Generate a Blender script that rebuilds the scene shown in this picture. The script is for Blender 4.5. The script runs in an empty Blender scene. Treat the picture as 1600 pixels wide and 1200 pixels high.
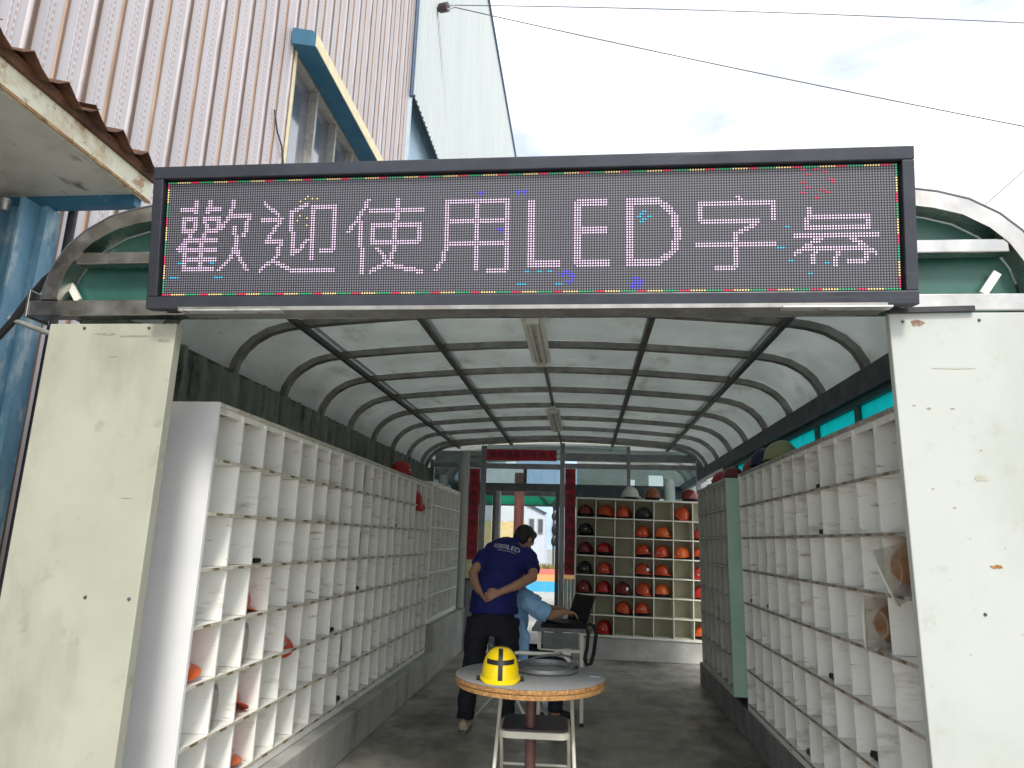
import bpy, bmesh, math, random
from mathutils import Vector, Matrix, Quaternion
from mathutils.bvhtree import BVHTree
R = math.radians
random.seed(7)
SC = bpy.context.scene
COL = SC.collection

# ------------------------------------------------------------------ camera
CAM_H = 1.5
yaw, pitch, roll, fpx = R(6.0425), R(12.7717), R(1.6526), 1077.556
fw = Vector((-math.sin(yaw)*math.cos(pitch), math.cos(yaw)*math.cos(pitch), math.sin(pitch)))
rt = Vector((math.cos(yaw), math.sin(yaw), 0)); up = rt.cross(fw)
rt, up = rt*math.cos(roll)+up*math.sin(roll), up*math.cos(roll)-rt*math.sin(roll)
cd = bpy.data.cameras.new('camera'); cam = bpy.data.objects.new('camera', cd); COL.objects.link(cam)
cam.matrix_world = Matrix(((rt.x, up.x, -fw.x, 0), (rt.y, up.y, -fw.y, 0), (rt.z, up.z, -fw.z, CAM_H), (0, 0, 0, 1)))
cd.sensor_width = 36; cd.lens = 36*fpx/1600; cd.clip_start = .05; cd.clip_end = 3000
SC.camera = cam
# ------------------------------------------------------------------ sky, sun, exposure
SUN_EL, SUN_AZ = R(46), R(165)         # azimuth clockwise from +Y: behind the camera, to the right
w = bpy.data.worlds.new('World'); SC.world = w; w.use_nodes = True
nt = w.node_tree; nt.nodes.clear(); N = nt.nodes.new; L = nt.links.new
out = N('ShaderNodeOutputWorld'); bg = N('ShaderNodeBackground'); sky = N('ShaderNodeTexSky')
sky.sky_type = 'NISHITA'; sky.sun_disc = False; sky.sun_elevation = SUN_EL; sky.sun_rotation = SUN_AZ
sky.dust_density = 2.0; sky.air_density = 1.2
tc = N('ShaderNodeTexCoord'); mp = N('ShaderNodeMapping'); mp.inputs['Scale'].default_value = (1.6, 1.6, 4.2)
n1 = N('ShaderNodeTexNoise'); n1.inputs['Scale'].default_value = 2.2; n1.inputs['Detail'].default_value = 6; n1.inputs['Roughness'].default_value = .5; n1.inputs['Distortion'].default_value = .25
rp = N('ShaderNodeValToRGB'); rp.color_ramp.elements[0].position = .33; rp.color_ramp.elements[0].color = (.32, .32, .32, 1); rp.color_ramp.elements[1].position = .68
mx = N('ShaderNodeMixRGB'); mx.inputs[2].default_value = (9.6, 9.8, 10.1, 1)
L(tc.outputs['Generated'], mp.inputs['Vector']); L(mp.outputs[0], n1.inputs['Vector']); L(n1.outputs['Fac'], rp.inputs['Fac'])
L(rp.outputs['Color'], mx.inputs[0]); L(sky.outputs[0], mx.inputs[1]); L(mx.outputs[0], bg.inputs['Color']); L(bg.outputs[0], out.inputs['Surface'])
bg.inputs['Strength'].default_value = .1
sd = bpy.data.lights.new('sun', 'SUN'); sd.energy = 1.5; sd.angle = R(12); sd.color = (1, .95, .87)
so = bpy.data.objects.new('sun', sd); COL.objects.link(so)
sdir = Vector((math.sin(SUN_AZ)*math.cos(SUN_EL), math.cos(SUN_AZ)*math.cos(SUN_EL), math.sin(SUN_EL)))
so.rotation_euler = sdir.to_track_quat('Z', 'Y').to_euler(); so.location = sdir*60
SC.view_settings.view_transform = 'Standard'; SC.view_settings.look = 'None'; SC.view_settings.gamma = 1
SC.view_settings.exposure = 1.0; SC.view_settings.use_curve_mapping = False
SC.render.engine = 'CYCLES'; SC.cycles.max_bounces = 10; SC.cycles.diffuse_bounces = 8; SC.cycles.transparent_max_bounces = 8

# ------------------------------------------------------------------ helpers
class MB:
    def __init__(s): s.v = []; s.f = []
    def add(s, vs, fs):
        o = len(s.v); s.v += [tuple(v) for v in vs]; s.f += [tuple(i+o for i in f) for f in fs]; return s
    def box(s, x0, x1, y0, y1, z0, z1, M=None):
        vs = [Vector((x, y, z)) for x in (x0, x1) for y in (y0, y1) for z in (z0, z1)]
        if M is not None: vs = [M @ v for v in vs]
        return s.add(vs, [(0, 1, 3, 2), (4, 6, 7, 5), (0, 4, 5, 1), (2, 3, 7, 6), (0, 2, 6, 4), (1, 5, 7, 3)])
    def bar(s, a, b, w_, h_, upv=(0, 0, 1)):
        a, b = Vector(a), Vector(b); t = (b-a).normalized(); u = Vector(upv)
        sd_ = t.cross(u)
        if sd_.length < 1e-4: sd_ = t.cross(Vector((0, 1, 0)))
        sd_.normalize(); u = sd_.cross(t)
        vs = [p+sd_*i*w_/2+u*j*h_/2 for p in (a, b) for i, j in ((-1, -1), (1, -1), (1, 1), (-1, 1))]
        return s.add(vs, [(0, 1, 2, 3), (7, 6, 5, 4), (0, 4, 5, 1), (1, 5, 6, 2), (2, 6, 7, 3), (3, 7, 4, 0)])
    def loft(s, pts, rad, n=12, side=(1, 0, 0), caps=True, closed=False, sq=0):
        pts = [Vector(p) for p in pts]; rad = [(r, r) if not isinstance(r, tuple) else r for r in rad]
        if len(rad) == 1: rad = rad*len(pts)
        o = len(s.v); m = len(pts); pv = None
        for i, p in enumerate(pts):
            if closed: t = pts[(i+1) % m]-pts[i-1]
            else: t = pts[min(i+1, m-1)]-pts[max(i-1, 0)]
            t.normalize(); S = Vector(side) if pv is None else pv
            S = S-t*S.dot(t)
            if S.length < 1e-3: S = t.orthogonal()
            S.normalize(); pv = S; B = t.cross(S); a, b = rad[i]
            for k in range(n):
                an = 2*math.pi*k/n; c, q = math.cos(an), math.sin(an)
                if sq: 
                    d = max(abs(c), abs(q)); c2, q2 = c/d, q/d; c, q = c*(1-sq)+c2*sq, q*(1-sq)+q2*sq
                s.v.append(tuple(p+S*a*c+B*b*q))
        for i in range(m if closed else m-1):
            j = (i+1) % m
            for k in range(n):
                l_ = (k+1) % n; s.f.append((o+i*n+k, o+i*n+l_, o+j*n+l_, o+j*n+k))
        if caps and not closed:
            s.f.append(tuple(o+k for k in reversed(range(n)))); s.f.append(tuple(o+(m-1)*n+k for k in range(n)))
        return s
    def ell(s, c, r, n=14, M=None):
        c = Vector(c); pts = []; m = n//2; o = len(s.v)
        for i in range(m+1):
            th = math.pi*i/m; z = -math.cos(th); rr = max(math.sin(th), .02)
            for k in range(n):
                an = 2*math.pi*k/n; v = Vector((rr*math.cos(an)*r[0], rr*math.sin(an)*r[1], z*r[2]))
                if M is not None: v = M @ v
                s.v.append(tuple(c+v))
        for i in range(m):
            for k in range(n):
                l_ = (k+1) % n; s.f.append((o+i*n+k, o+i*n+l_, o+(i+1)*n+l_, o+(i+1)*n+k))
        s.f.append(tuple(o+k for k in reversed(range(n)))); s.f.append(tuple(o+m*n+k for k in range(n)))
        return s
    def lathe(s, prof, n=24, c=(0, 0, 0)):
        o = len(s.v)
        for r, z in prof:
            for k in range(n):
                an = 2*math.pi*k/n; s.v.append((c[0]+r*math.cos(an), c[1]+r*math.sin(an), c[2]+z))
        for i in range(len(prof)-1):
            for k in range(n):
                l_ = (k+1) % n; s.f.append((o+i*n+k, o+i*n+l_, o+(i+1)*n+l_, o+(i+1)*n+k))
        if prof[0][0] > 1e-4: s.f.append(tuple(o+k for k in reversed(range(n))))
        if prof[-1][0] > 1e-4: s.f.append(tuple(o+(len(prof)-1)*n+k for k in range(n)))
        return s
    def prism(s, poly, d, M):      # poly in local XZ, extruded 0..d along local Y
        n = len(poly); vs = [M @ Vector((x, y, z)) for y in (0, d) for x, z in poly]
        return s.add(vs, [tuple(range(n)), tuple(reversed(range(n, 2*n)))]+[(i, i+n, (i+1) % n+n, (i+1) % n) for i in range(n)])
    def mesh(s, name, mat=None, smooth=False):
        me = bpy.data.meshes.new(name); me.from_pydata(s.v, [], s.f); me.update()
        bm = bmesh.new(); bm.from_mesh(me); bmesh.ops.recalc_face_normals(bm, faces=bm.faces); bm.to_mesh(me); bm.free()
        if mat: me.materials.append(mat)
        if smooth:
            me.polygons.foreach_set('use_smooth', [True]*len(me.polygons))
            if smooth != 'full':
                try: me.set_sharp_from_angle(angle=R(40))
                except Exception: pass
        return me

def link(name, me, parent=None, loc=None, rot=None, world=True):
    o = bpy.data.objects.new(name, me); COL.objects.link(o)
    if parent is not None:
        o.parent = parent
        if world: o.matrix_parent_inverse = ROOTINV(parent)
    if loc is not None: o.location = loc
    if rot is not None: o.rotation_euler = rot
    return o
def ROOTINV(p):
    M = p.matrix_basis.copy(); q = p
    while q.parent is not None:
        M = q.matrix_parent_inverse @ M; q = q.parent; M = q.matrix_basis @ M
    return M.inverted()
def obj(name, mb, mat, parent=None, smooth=False, bevel=0, loc=None, rot=None, world=True):
    o = link(name, mb.mesh(name, mat, smooth), parent, loc, rot, world)
    if bevel:
        b = o.modifiers.new('bevel', 'BEVEL'); b.width = bevel; b.segments = 2; b.limit_method = 'ANGLE'
    return o
def tag(o, label=None, cat=None, group=None, kind=None):
    if label: o['label'] = label
    if cat: o['category'] = cat
    if group: o['group'] = group
    if kind: o['kind'] = kind
    return o
def empty(name, loc, label, cat, group=None, rot=None):
    o = bpy.data.objects.new(name, None); COL.objects.link(o); o.location = loc; o.empty_display_size = .1
    if rot: o.rotation_euler = rot
    return tag(o, label, cat, group)
def copy_tree(o, parent=None):
    c = o.copy(); COL.objects.link(c); c.parent = parent
    if parent is not None: c.matrix_parent_inverse = o.matrix_parent_inverse.copy()
    for ch in list(o.children): copy_tree(ch, c)
    return c

# ------------------------------------------------------------------ materials
MATS = {}
def mat(name, c1, c2=None, rough=.6, metal=0, scale=8, detail=4, bump=0, bscale=60, stain=None, sscale=3, slo=.58, shi=.7, stretch=(1, 1, 1), sstretch=(1, 1, 1), spec=.5, world=True, lo=.35, hi=.65, rvar=0, transl=0, coat=0, emis=None, alpha=1):
    if name in MATS: return MATS[name]
    m = bpy.data.materials.new(name); m.use_nodes = True; t = m.node_tree; n_ = t.nodes; ln = t.links
    b = n_['Principled BSDF']; c2 = c2 or c1
    geo = n_.new('ShaderNodeNewGeometry') if world else n_.new('ShaderNodeTexCoord')
    vec = geo.outputs['Position'] if world else geo.outputs['Object']
    def noise(sc, st, det=6, ro=.6):
        mp_ = n_.new('ShaderNodeMapping'); mp_.inputs['Scale'].default_value = st; ln.new(vec, mp_.inputs['Vector'])
        q = n_.new('ShaderNodeTexNoise'); q.inputs['Scale'].default_value = sc; q.inputs['Detail'].default_value = det; q.inputs['Roughness'].default_value = ro
        ln.new(mp_.outputs[0], q.inputs['Vector']); return q
    q = noise(scale, stretch, detail)
    r_ = n_.new('ShaderNodeValToRGB'); r_.color_ramp.elements[0].position = lo; r_.color_ramp.elements[1].position = hi
    r_.color_ramp.elements[0].color = (*c1, 1); r_.color_ramp.elements[1].color = (*c2, 1); ln.new(q.outputs['Fac'], r_.inputs['Fac'])
    colr = r_.outputs['Color']
    for st in (stain or []):
        sc_, scol, a, z, stch = st
        q2 = noise(sc_, stch, 5, .65); r2 = n_.new('ShaderNodeMapRange'); r2.inputs['From Min'].default_value = a; r2.inputs['From Max'].default_value = z
        r2.inputs['To Max'].default_value = .9
        ln.new(q2.outputs['Fac'], r2.inputs['Value']); mxx = n_.new('ShaderNodeMixRGB'); ln.new(r2.outputs[0], mxx.inputs[0]); ln.new(colr, mxx.inputs[1]); mxx.inputs[2].default_value = (*scol, 1); colr = mxx.outputs[0]
    ln.new(colr, b.inputs['Base Color'])
    b.inputs['Roughness'].default_value = rough; b.inputs['Metallic'].default_value = metal
    b.inputs['Specular IOR Level'].default_value = spec
    if coat: b.inputs['Coat Weight'].default_value = coat; b.inputs['Coat Roughness'].default_value = .15
    if rvar:
        q3 = noise(scale*1.7, stretch, 2); mr = n_.new('ShaderNodeMapRange'); mr.inputs['From Min'].default_value = .3; mr.inputs['From Max'].default_value = .7
        mr.inputs['To Min'].default_value = max(0, rough-rvar); mr.inputs['To Max'].default_value = min(1, rough+rvar); ln.new(q3.outputs['Fac'], mr.inputs['Value']); ln.new(mr.outputs[0], b.inputs['Roughness'])
    if bump:
        q4 = noise(bscale, (1, 1, 1), 2); bp = n_.new('ShaderNodeBump'); bp.inputs['Strength'].default_value = bump; bp.inputs['Distance'].default_value = .01
        ln.new(q4.outputs['Fac'], bp.inputs['Height']); ln.new(bp.outputs[0], b.inputs['Normal'])
    if transl:
        tr = n_.new('ShaderNodeBsdfTranslucent'); ms = n_.new('ShaderNodeMixShader'); ms.inputs[0].default_value = transl
        ln.new(colr, tr.inputs['Color']); ln.new(b.outputs[0], ms.inputs[1]); ln.new(tr.outputs[0], ms.inputs[2]); ln.new(ms.outputs[0], n_['Material Output'].inputs['Surface'])
    MATS[name] = m; return m
def emit(name, c, s):
    if name in MATS: return MATS[name]
    m = bpy.data.materials.new(name); m.use_nodes = True; b = m.node_tree.nodes['Principled BSDF']
    b.inputs['Base Color'].default_value = (*c, 1); b.inputs['Emission Color'].default_value = (*c, 1); b.inputs['Emission Strength'].default_value = s; b.inputs['Roughness'].default_value = .4
    MATS[name] = m; return m
def glass(name, tint, gl=.12, rough=.05):
    m = bpy.data.materials.new(name); m.use_nodes = True; t = m.node_tree; t.nodes.clear(); n_ = t.nodes.new
    o_ = n_('ShaderNodeOutputMaterial'); tr = n_('ShaderNodeBsdfTransparent'); gs = n_('ShaderNodeBsdfGlossy'); ms = n_('ShaderNodeMixShader'); fr = n_('ShaderNodeFresnel'); ad = n_('ShaderNodeMath')
    tr.inputs[0].default_value = (*tint, 1); gs.inputs['Roughness'].default_value = rough; gs.inputs[0].default_value = (.8, .85, .9, 1); fr.inputs[0].default_value = 1.45
    ad.operation = 'MULTIPLY_ADD'; ad.inputs[1].default_value = 1.0; ad.inputs[2].default_value = gl*.5
    t.links.new(fr.outputs[0], ad.inputs[0]); t.links.new(ad.outputs[0], ms.inputs[0]); t.links.new(tr.outputs[0], ms.inputs[1]); t.links.new(gs.outputs[0], ms.inputs[2]); t.links.new(ms.outputs[0], o_.inputs[0])
    MATS[name] = m; return m

V1 = (1, 1, 1)
RUST = (.20, .075, .025); DRUST = (.07, .03, .015)
cream = mat('cream_paint', (.35, .357, .285), (.405, .41, .335), .5, scale=1.6, bump=.05, bscale=25, rvar=.1, stain=[(2.2, (.25, .255, .205), .50, .75, (1, 1, .5)), (9, (.25, .25, .2), .62, .8, V1), (38, (.28, .25, .18), .70, .78, V1)])
white_paint = mat('white_weathered_paint', (.405, .425, .395), (.44, .46, .43), .5, scale=1.3, bump=.05, bscale=25, rvar=.1, stain=[(2.0, (.345, .36, .32), .48, .75, (1, 1, .7)), (8, (.33, .335, .285), .58, .75, V1), (30, (.42, .36, .24), .715, .77, V1)])
steel = mat('stainless_steel', (.50, .50, .485), (.36, .345, .32), .27, 1.0, scale=5, rvar=.12, bump=.03, bscale=14, stain=[(4, (.30, .26, .20), .58, .74, V1)])
rib_steel = mat('dull_tube_steel', (.20, .195, .18), (.30, .295, .275), .45, .75, scale=9, rvar=.12, stain=[(14, (.30, .28, .24), .63, .72, V1)])
purlin_mat = mat('dark_purlin_steel', (.07, .068, .07), (.12, .115, .11), .5, .6, scale=9)
sheet_mat = mat('milky_roof_sheet', (.74, .775, .765), (.60, .64, .63), .38, scale=2.4, lo=.3, hi=.7, transl=.37, stain=[(5, (.46, .48, .44), .56, .76, (1, .35, 1)), (22, (.30, .30, .26), .66, .76, (1, .5, 1))])
green_sheet = mat('green_sheet', (.015, .075, .06), (.03, .115, .09), .35, scale=3, stain=[(6, (.12, .19, .17), .64, .78, V1)])
wall_sheet_mat = mat('grimy_corrugated_sheet', (.15, .17, .15), (.25, .275, .24), .55, .2, scale=7, stretch=(1, 1, .35), stain=[(9, (.035, .04, .035), .55, .68, (1, 1, .3))])
dark_beam = mat('dark_gutter_beam', (.055, .06, .068), (.10, .105, .115), .5, .3, scale=8)
teal_frame = mat('teal_painted_frame', (.02, .085, .085), (.03, .13, .13), .5, scale=10)
cyan_sheet = mat('cyan_light_sheet', (.02, .62, .62), (.03, .72, .74), .3, scale=6, transl=.75)
laminate = mat('white_laminate', (.81, .81, .77), (.87, .87, .83), .45, scale=5, rvar=.1, stain=[(3.5, (.52, .48, .39), .57, .72, (1, 1, 3.5)), (6, (.48, .40, .29), .63, .70, (1, .8, 6)), (22, (.44, .36, .25), .69, .78, (1, 1, 2))])
lam_edge = mat('scuffed_board_edge', (.64, .62, .55), (.50, .46, .37), .55, scale=14, stain=[(30, (.22, .17, .11), .60, .70, V1)])
dirty_edge = mat('dirty_board_edge', (.44, .41, .37), (.27, .23, .21), .6, scale=18, stain=[(30, (.10, .07, .07), .56, .66, V1)])
lam_end = mat('clean_white_panel', (.75, .755, .765), (.80, .805, .81), .42, scale=2, rvar=.08, stain=[(4, (.66, .66, .64), .55, .75, (1, 1, .5)), (24, (.48, .45, .40), .68, .76, V1)])
lam_green = mat('pale_green_panel', (.33, .52, .43), (.42, .60, .51), .45, scale=3, stain=[(8, (.25, .38, .32), .62, .75, V1)])
lam_shaded = mat('shaded_laminate', (.40, .40, .35), (.50, .50, .44), .5, scale=5, stain=[(4, (.27, .26, .21), .58, .75, (1, 1, 2))])  # laminate darkened: the far right rack's shadow is put into its colour
backboard = mat('olive_backboard', (.40, .38, .27), (.46, .44, .32), .6, scale=4)
tag_mat = mat('brown_label', (.28, .22, .10), (.12, .09, .05), .6, scale=60)
concrete = mat('plinth_concrete', (.33, .33, .305), (.46, .46, .435), .8, scale=4, bump=.25, bscale=40, stain=[(3, (.18, .175, .155), .54, .72, (1, 1, .4)), (25, (.10, .09, .08), .66, .74, V1)])
dark_concrete = mat('dark_plinth_concrete', (.15, .152, .15), (.24, .242, .238), .7, scale=5, bump=.25, bscale=40, stain=[(6, (.08, .08, .077), .57, .7, (1, 1, .3))])  # darker grey for the right plinth, with darker upright streaks
floor_mat = mat('worn_concrete_floor', (.24, .225, .19), (.42, .40, .35), .5, scale=2.6, rvar=.2, bump=.15, bscale=55, stain=[(1.3, (.10, .095, .082), .48, .64, (1, .45, 1)), (6, (.36, .34, .29), .60, .75, (1, .5, 1)), (45, (.05, .045, .04), .66, .73, V1)])
ground_mat = mat('yard_concrete', (.44, .43, .40), (.54, .53, .49), .8, scale=1.2, bump=.2, bscale=30, stain=[(.6, (.22, .215, .2), .5, .7, V1), (12, (.17, .165, .15), .62, .72, V1)])
alu = mat('grey_aluminium', (.20, .21, .22), (.27, .28, .29), .42, .55, scale=9)
alu_dark = mat('dark_aluminium', (.07, .075, .08), (.11, .115, .12), .45, .4, scale=9)
paper_red = mat('faded_red_paper', (.36, .012, .03), (.46, .022, .045), .6, scale=7)
ink = mat('black_ink', (.012, .008, .008), None, .5)
black_metal = mat('black_sign_metal', (.024, .026, .036), (.036, .04, .052), .38, .3, scale=6, rvar=.08, stain=[(3, (.10, .11, .13), .6, .78, (.3, 1, 6))])
black_plastic = mat('black_plastic', (.006, .006, .007), (.01, .01, .012), .55, scale=20)
black_cloth = mat('black_cloth', (.008, .008, .012), (.016, .016, .022), .85, scale=30)
ivory = mat('ivory_enamel', (.60, .60, .51), (.68, .68, .60), .38, scale=8, stain=[(20, (.33, .27, .18), .70, .77, V1)])
seat_vinyl = mat('dark_seat_vinyl', (.03, .035, .04), (.05, .055, .06), .45, scale=20)
grey_top = mat('grey_table_laminate', (.25, .26, .265), (.33, .34, .345), .55, scale=90, rvar=.08, stain=[(5, (.34, .35, .35), .6, .8, V1)])
chip = mat('chipboard_edge', (.34, .16, .05), (.58, .33, .13), .8, scale=55, bump=.6, bscale=90, stain=[(60, (.16, .08, .03), .60, .68, V1)])
post_mat = mat('maroon_painted_post', (.085, .035, .03), (.12, .055, .045), .45, scale=20, stain=[(35, (.20, .12, .09), .66, .73, V1)])
strap_steel = mat('steel_strapping', (.26, .27, .285), (.36, .37, .385), .48, .6, scale=20)
yellow = mat('yellow_hat_plastic', (.88, .64, .002), (.92, .69, .004), .28, scale=6, coat=.3)
black_tape = mat('black_tape', (.012, .011, .010), (.02, .018, .016), .5, scale=40)
skin = mat('skin', (.36, .19, .12), (.42, .235, .155), .5, scale=12)
hair_mat = mat('black_hair', (.008, .007, .007), (.022, .019, .018), .55, scale=70, stretch=(1, 1, .4), bump=.8, bscale=120)
polo = mat('royal_blue_knit', (.003, .007, .10), (.005, .011, .14), .8, scale=9, bump=.2, bscale=300)
trouser = mat('dark_navy_cloth', (.006, .007, .014), (.012, .013, .022), .85, scale=9, bump=.2, bscale=40, stain=[(11, (.06, .06, .07), .68, .8, V1)])
shirt_blue = mat('light_blue_shirt', (.24, .46, .74), (.30, .52, .80), .75, scale=7, bump=.25, bscale=24)
shoe_mat = mat('beige_shoe', (.42, .35, .25), (.5, .43, .32), .7, scale=20)
sole_mat = mat('shoe_sole', (.12, .10, .08), (.18, .15, .12), .8, scale=20)
white_print = mat('white_print', (.75, .76, .8), None, .6)
rust_sheet = mat('rusted_roof_sheet', (.065, .026, .012), (.13, .055, .025), .85, scale=9, bump=.5, bscale=40, stain=[(5, (.03, .016, .011), .52, .66, V1), (20, (.22, .10, .045), .64, .74, V1)])
fascia_mat = mat('peeling_cream_fascia', (.58, .56, .43), (.66, .64, .52), .6, scale=3, stain=[(3, (.42, .34, .20), .48, .62, V1), (5, (.28, .11, .03), .56, .66, (1, 1, 1)), (14, (.25, .16, .08), .58, .70, V1)])
soffit_mat = mat('stained_soffit', (.52, .50, .42), (.60, .58, .50), .7, scale=3, bump=.3, bscale=20, stain=[(7, (.17, .13, .09), .60, .70, (1, .4, 1)), (2, (.40, .37, .29), .5, .7, V1)])
blue_paint = mat('weathered_blue_paint', (.075, .20, .30), (.15, .29, .39), .55, scale=7, stretch=(1, 1, .4), bump=.2, bscale=30, stain=[(9, (.34, .42, .45), .52, .64, (1, 1, .4)), (4, (.19, .10, .05), .56, .72, (1, 1, .25))])
hood_blue = mat('hood_blue_paint', (.02, .10, .18), (.03, .14, .23), .5, scale=3, stain=[(9, (.12, .26, .36), .62, .75, V1)])
hood_edge = mat('pale_yellow_edge', (.62, .54, .33), (.72, .64, .42), .6, scale=8, stain=[(12, (.3, .18, .07), .66, .74, V1)])  # pale yellow with brown spots, for hood edge and window jamb
win_frame = mat('weathered_window_frame', (.30, .29, .27), (.42, .41, .38), .5, .4, scale=14, stain=[(18, (.2, .1, .05), .63, .72, V1)])
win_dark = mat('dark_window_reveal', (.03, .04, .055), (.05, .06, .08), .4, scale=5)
win_glass = mat('sky_reflecting_pane', (.07, .08, .105), (.10, .115, .145), .06, 0.0, scale=1.5, spec=1.0, coat=1)
white_clad = mat('white_cladding', (.43, .475, .475), (.475, .515, .515), .5, scale=1.4, stretch=(1, 1, .2), stain=[(9, (.47, .51, .50), .62, .76, (1, 1, .15)), (26, (.42, .36, .28), .74, .79, V1)])
blue_clad = mat('pale_blue_cladding', (.36, .50, .62), (.44, .57, .67), .5, scale=2)
trim_blue = mat('pale_blue_flashing', (.36, .48, .55), (.48, .58, .62), .5, scale=7, stain=[(12, (.2, .15, .12), .64, .71, (1, 1, .5))])
navy = mat('navy_trim', (.02, .05, .11), (.04, .08, .15), .5, scale=6)
rope = mat('wire_cable', (.06, .06, .06), (.12, .115, .11), .6, .4, scale=80)
porcelain = mat('brown_insulator', (.045, .025, .025), (.07, .04, .04), .35, scale=9)
hose = mat('black_conduit', (.012, .012, .016), (.025, .025, .03), .55, scale=20)
zinc = mat('galvanised_pipe', (.45, .45, .43), (.58, .58, .56), .4, .7, scale=20, stain=[(9, (.16, .08, .04), .6, .7, V1)])
pane = glass('clear_pane', (.60, .66, .66), .10)
pane_dusty = glass('dusty_pane', (.38, .42, .42), .22, .15)
visor_glass = glass('face_shield_plastic', (.72, .70, .64), .42, .15)

def siding_material():
    m = bpy.data.materials.new('rust_streaked_siding'); m.use_nodes = True; t = m.node_tree; n_ = t.nodes.new; ln = t.links.new; b = t.nodes['Principled BSDF']
    geo = n_('ShaderNodeNewGeometry'); tcx = n_('ShaderNodeTexCoord'); sp = n_('ShaderNodeSeparateXYZ'); ln(tcx.outputs['Object'], sp.inputs[0])
    def noise(sc, st, det=4):
        mp_ = n_('ShaderNodeMapping'); mp_.inputs['Scale'].default_value = st; ln(geo.outputs['Position'], mp_.inputs['Vector'])
        q = n_('ShaderNodeTexNoise'); q.inputs['Scale'].default_value = sc; q.inputs['Detail'].default_value = det; q.inputs['Roughness'].default_value = .65; ln(mp_.outputs[0], q.inputs['Vector']); return q.outputs['Fac']
    def math_(op, a, bb=None, c=None):
        q = n_('ShaderNodeMath'); q.operation = op
        for i, x in enumerate((a, bb, c)):
            if x is None: continue
            if isinstance(x, (int, float)): q.inputs[i].default_value = x
            else: ln(x, q.inputs[i])
        return q.outputs[0]
    def band(center, wid, nz, gain):   # 1 near the centre, 0 beyond a noisy width
        d = math_('ABSOLUTE', math_('SUBTRACT', sp.outputs['Y'], center)); wv = math_('MULTIPLY_ADD', nz, gain, wid)
        q = n_('ShaderNodeMapRange'); q.interpolation_type = 'SMOOTHSTEP'; ln(d, q.inputs['Value']); ln(wv, q.inputs['From Max']); ln(math_('MULTIPLY', wv, .45), q.inputs['From Min']); q.inputs['To Min'].default_value = 1; q.inputs['To Max'].default_value = 0
        return q.outputs[0]
    big = noise(1.1, (1, 1, .3)); fine = noise(16, (1, 1, .12))
    base = n_('ShaderNodeValToRGB'); base.color_ramp.elements[0].color = (.425, .395, .41, 1); base.color_ramp.elements[1].color = (.49, .46, .475, 1); base.color_ramp.elements[0].position = .30; base.color_ramp.elements[1].position = .65; ln(big, base.inputs['Fac'])
    col = base.outputs[0]
    def mixc(fac, c):
        nonlocal col
        q = n_('ShaderNodeMixRGB'); ln(fac, q.inputs[0]); ln(col, q.inputs[1]); q.inputs[2].default_value = (*c, 1); col = q.outputs[0]
    wide = math_('MULTIPLY', band(.0, .03, big, .10), .75); mixc(wide, (.46, .29, .16))
    mixc(math_('MULTIPLY', band(.0, .020, fine, .030), .95), (.075, .03, .015)); mixc(math_('MULTIPLY', band(.54, .022, fine, .034), .92), (.085, .036, .018))
    mixc(math_('MULTIPLY', band(.27, .006, big, .07), .8), (.44, .27, .14)); mixc(math_('MULTIPLY', band(.272, .010, fine, .032), .85), (.12, .055, .028))
    z = math_('FRACT', math_('MULTIPLY', sp.outputs['Z'], 16.0)); dash = math_('GREATER_THAN', z, .45)
    for c in (.125, .165, .385, .425):
        mixc(math_('MULTIPLY', math_('MULTIPLY', band(c, .006, fine, .005), dash), .6), (.24, .12, .08))
    spot = n_('ShaderNodeMapRange'); ln(noise(7, V1, 5), spot.inputs['Value']); spot.inputs['From Min'].default_value = .70; spot.inputs['From Max'].default_value = .76; mixc(spot.outputs[0], (.34, .20, .11))
    strk = n_('ShaderNodeMapRange'); ln(noise(9, (1, 1, .05), 5), strk.inputs['Value']); strk.inputs['From Min'].default_value = .58; strk.inputs['From Max'].default_value = .78; strk.inputs['To Max'].default_value = .55; mixc(strk.outputs[0], (.40, .27, .17))
    ln(col, b.inputs['Base Color']); b.inputs['Roughness'].default_value = .5
    MATS['siding'] = m; return m
siding = siding_material()

def screen_material():
    m = bpy.data.materials.new('led_module_face'); m.use_nodes = True; t = m.node_tree; n_ = t.nodes.new; ln = t.links.new; b = t.nodes['Principled BSDF']
    tcx = n_('ShaderNodeTexCoord'); sp = n_('ShaderNodeSeparateXYZ'); ln(tcx.outputs['Object'], sp.inputs[0])
    def fr(o):
        a = n_('ShaderNodeMath'); a.operation = 'MULTIPLY'; a.inputs[1].default_value = 100; ln(o, a.inputs[0])
        f = n_('ShaderNodeMath'); f.operation = 'FRACT'; ln(a.outputs[0], f.inputs[0])
        s_ = n_('ShaderNodeMath'); s_.operation = 'SUBTRACT'; s_.inputs[1].default_value = .5; ln(f.outputs[0], s_.inputs[0])
        p = n_('ShaderNodeMath'); p.operation = 'POWER'; p.inputs[1].default_value = 2; ln(s_.outputs[0], p.inputs[0]); return p.outputs[0]
    ad = n_('ShaderNodeMath'); ln(fr(sp.outputs['X']), ad.inputs[0]); ln(fr(sp.outputs['Z']), ad.inputs[1])
    mr = n_('ShaderNodeMapRange'); mr.inputs['From Min'].default_value = .055; mr.inputs['From Max'].default_value = .11; mr.inputs['To Min'].default_value = 1; mr.inputs['To Max'].default_value = 0; ln(ad.outputs[0], mr.inputs['Value'])
    mxx = n_('ShaderNodeMixRGB'); ln(mr.outputs[0], mxx.inputs[0]); mxx.inputs[1].default_value = (.012, .012, .016, 1); mxx.inputs[2].default_value = (.21, .205, .25, 1)
    ln(mxx.outputs[0], b.inputs['Base Color']); b.inputs['Roughness'].default_value = .45
    return m
screen_mat = screen_material()
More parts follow.
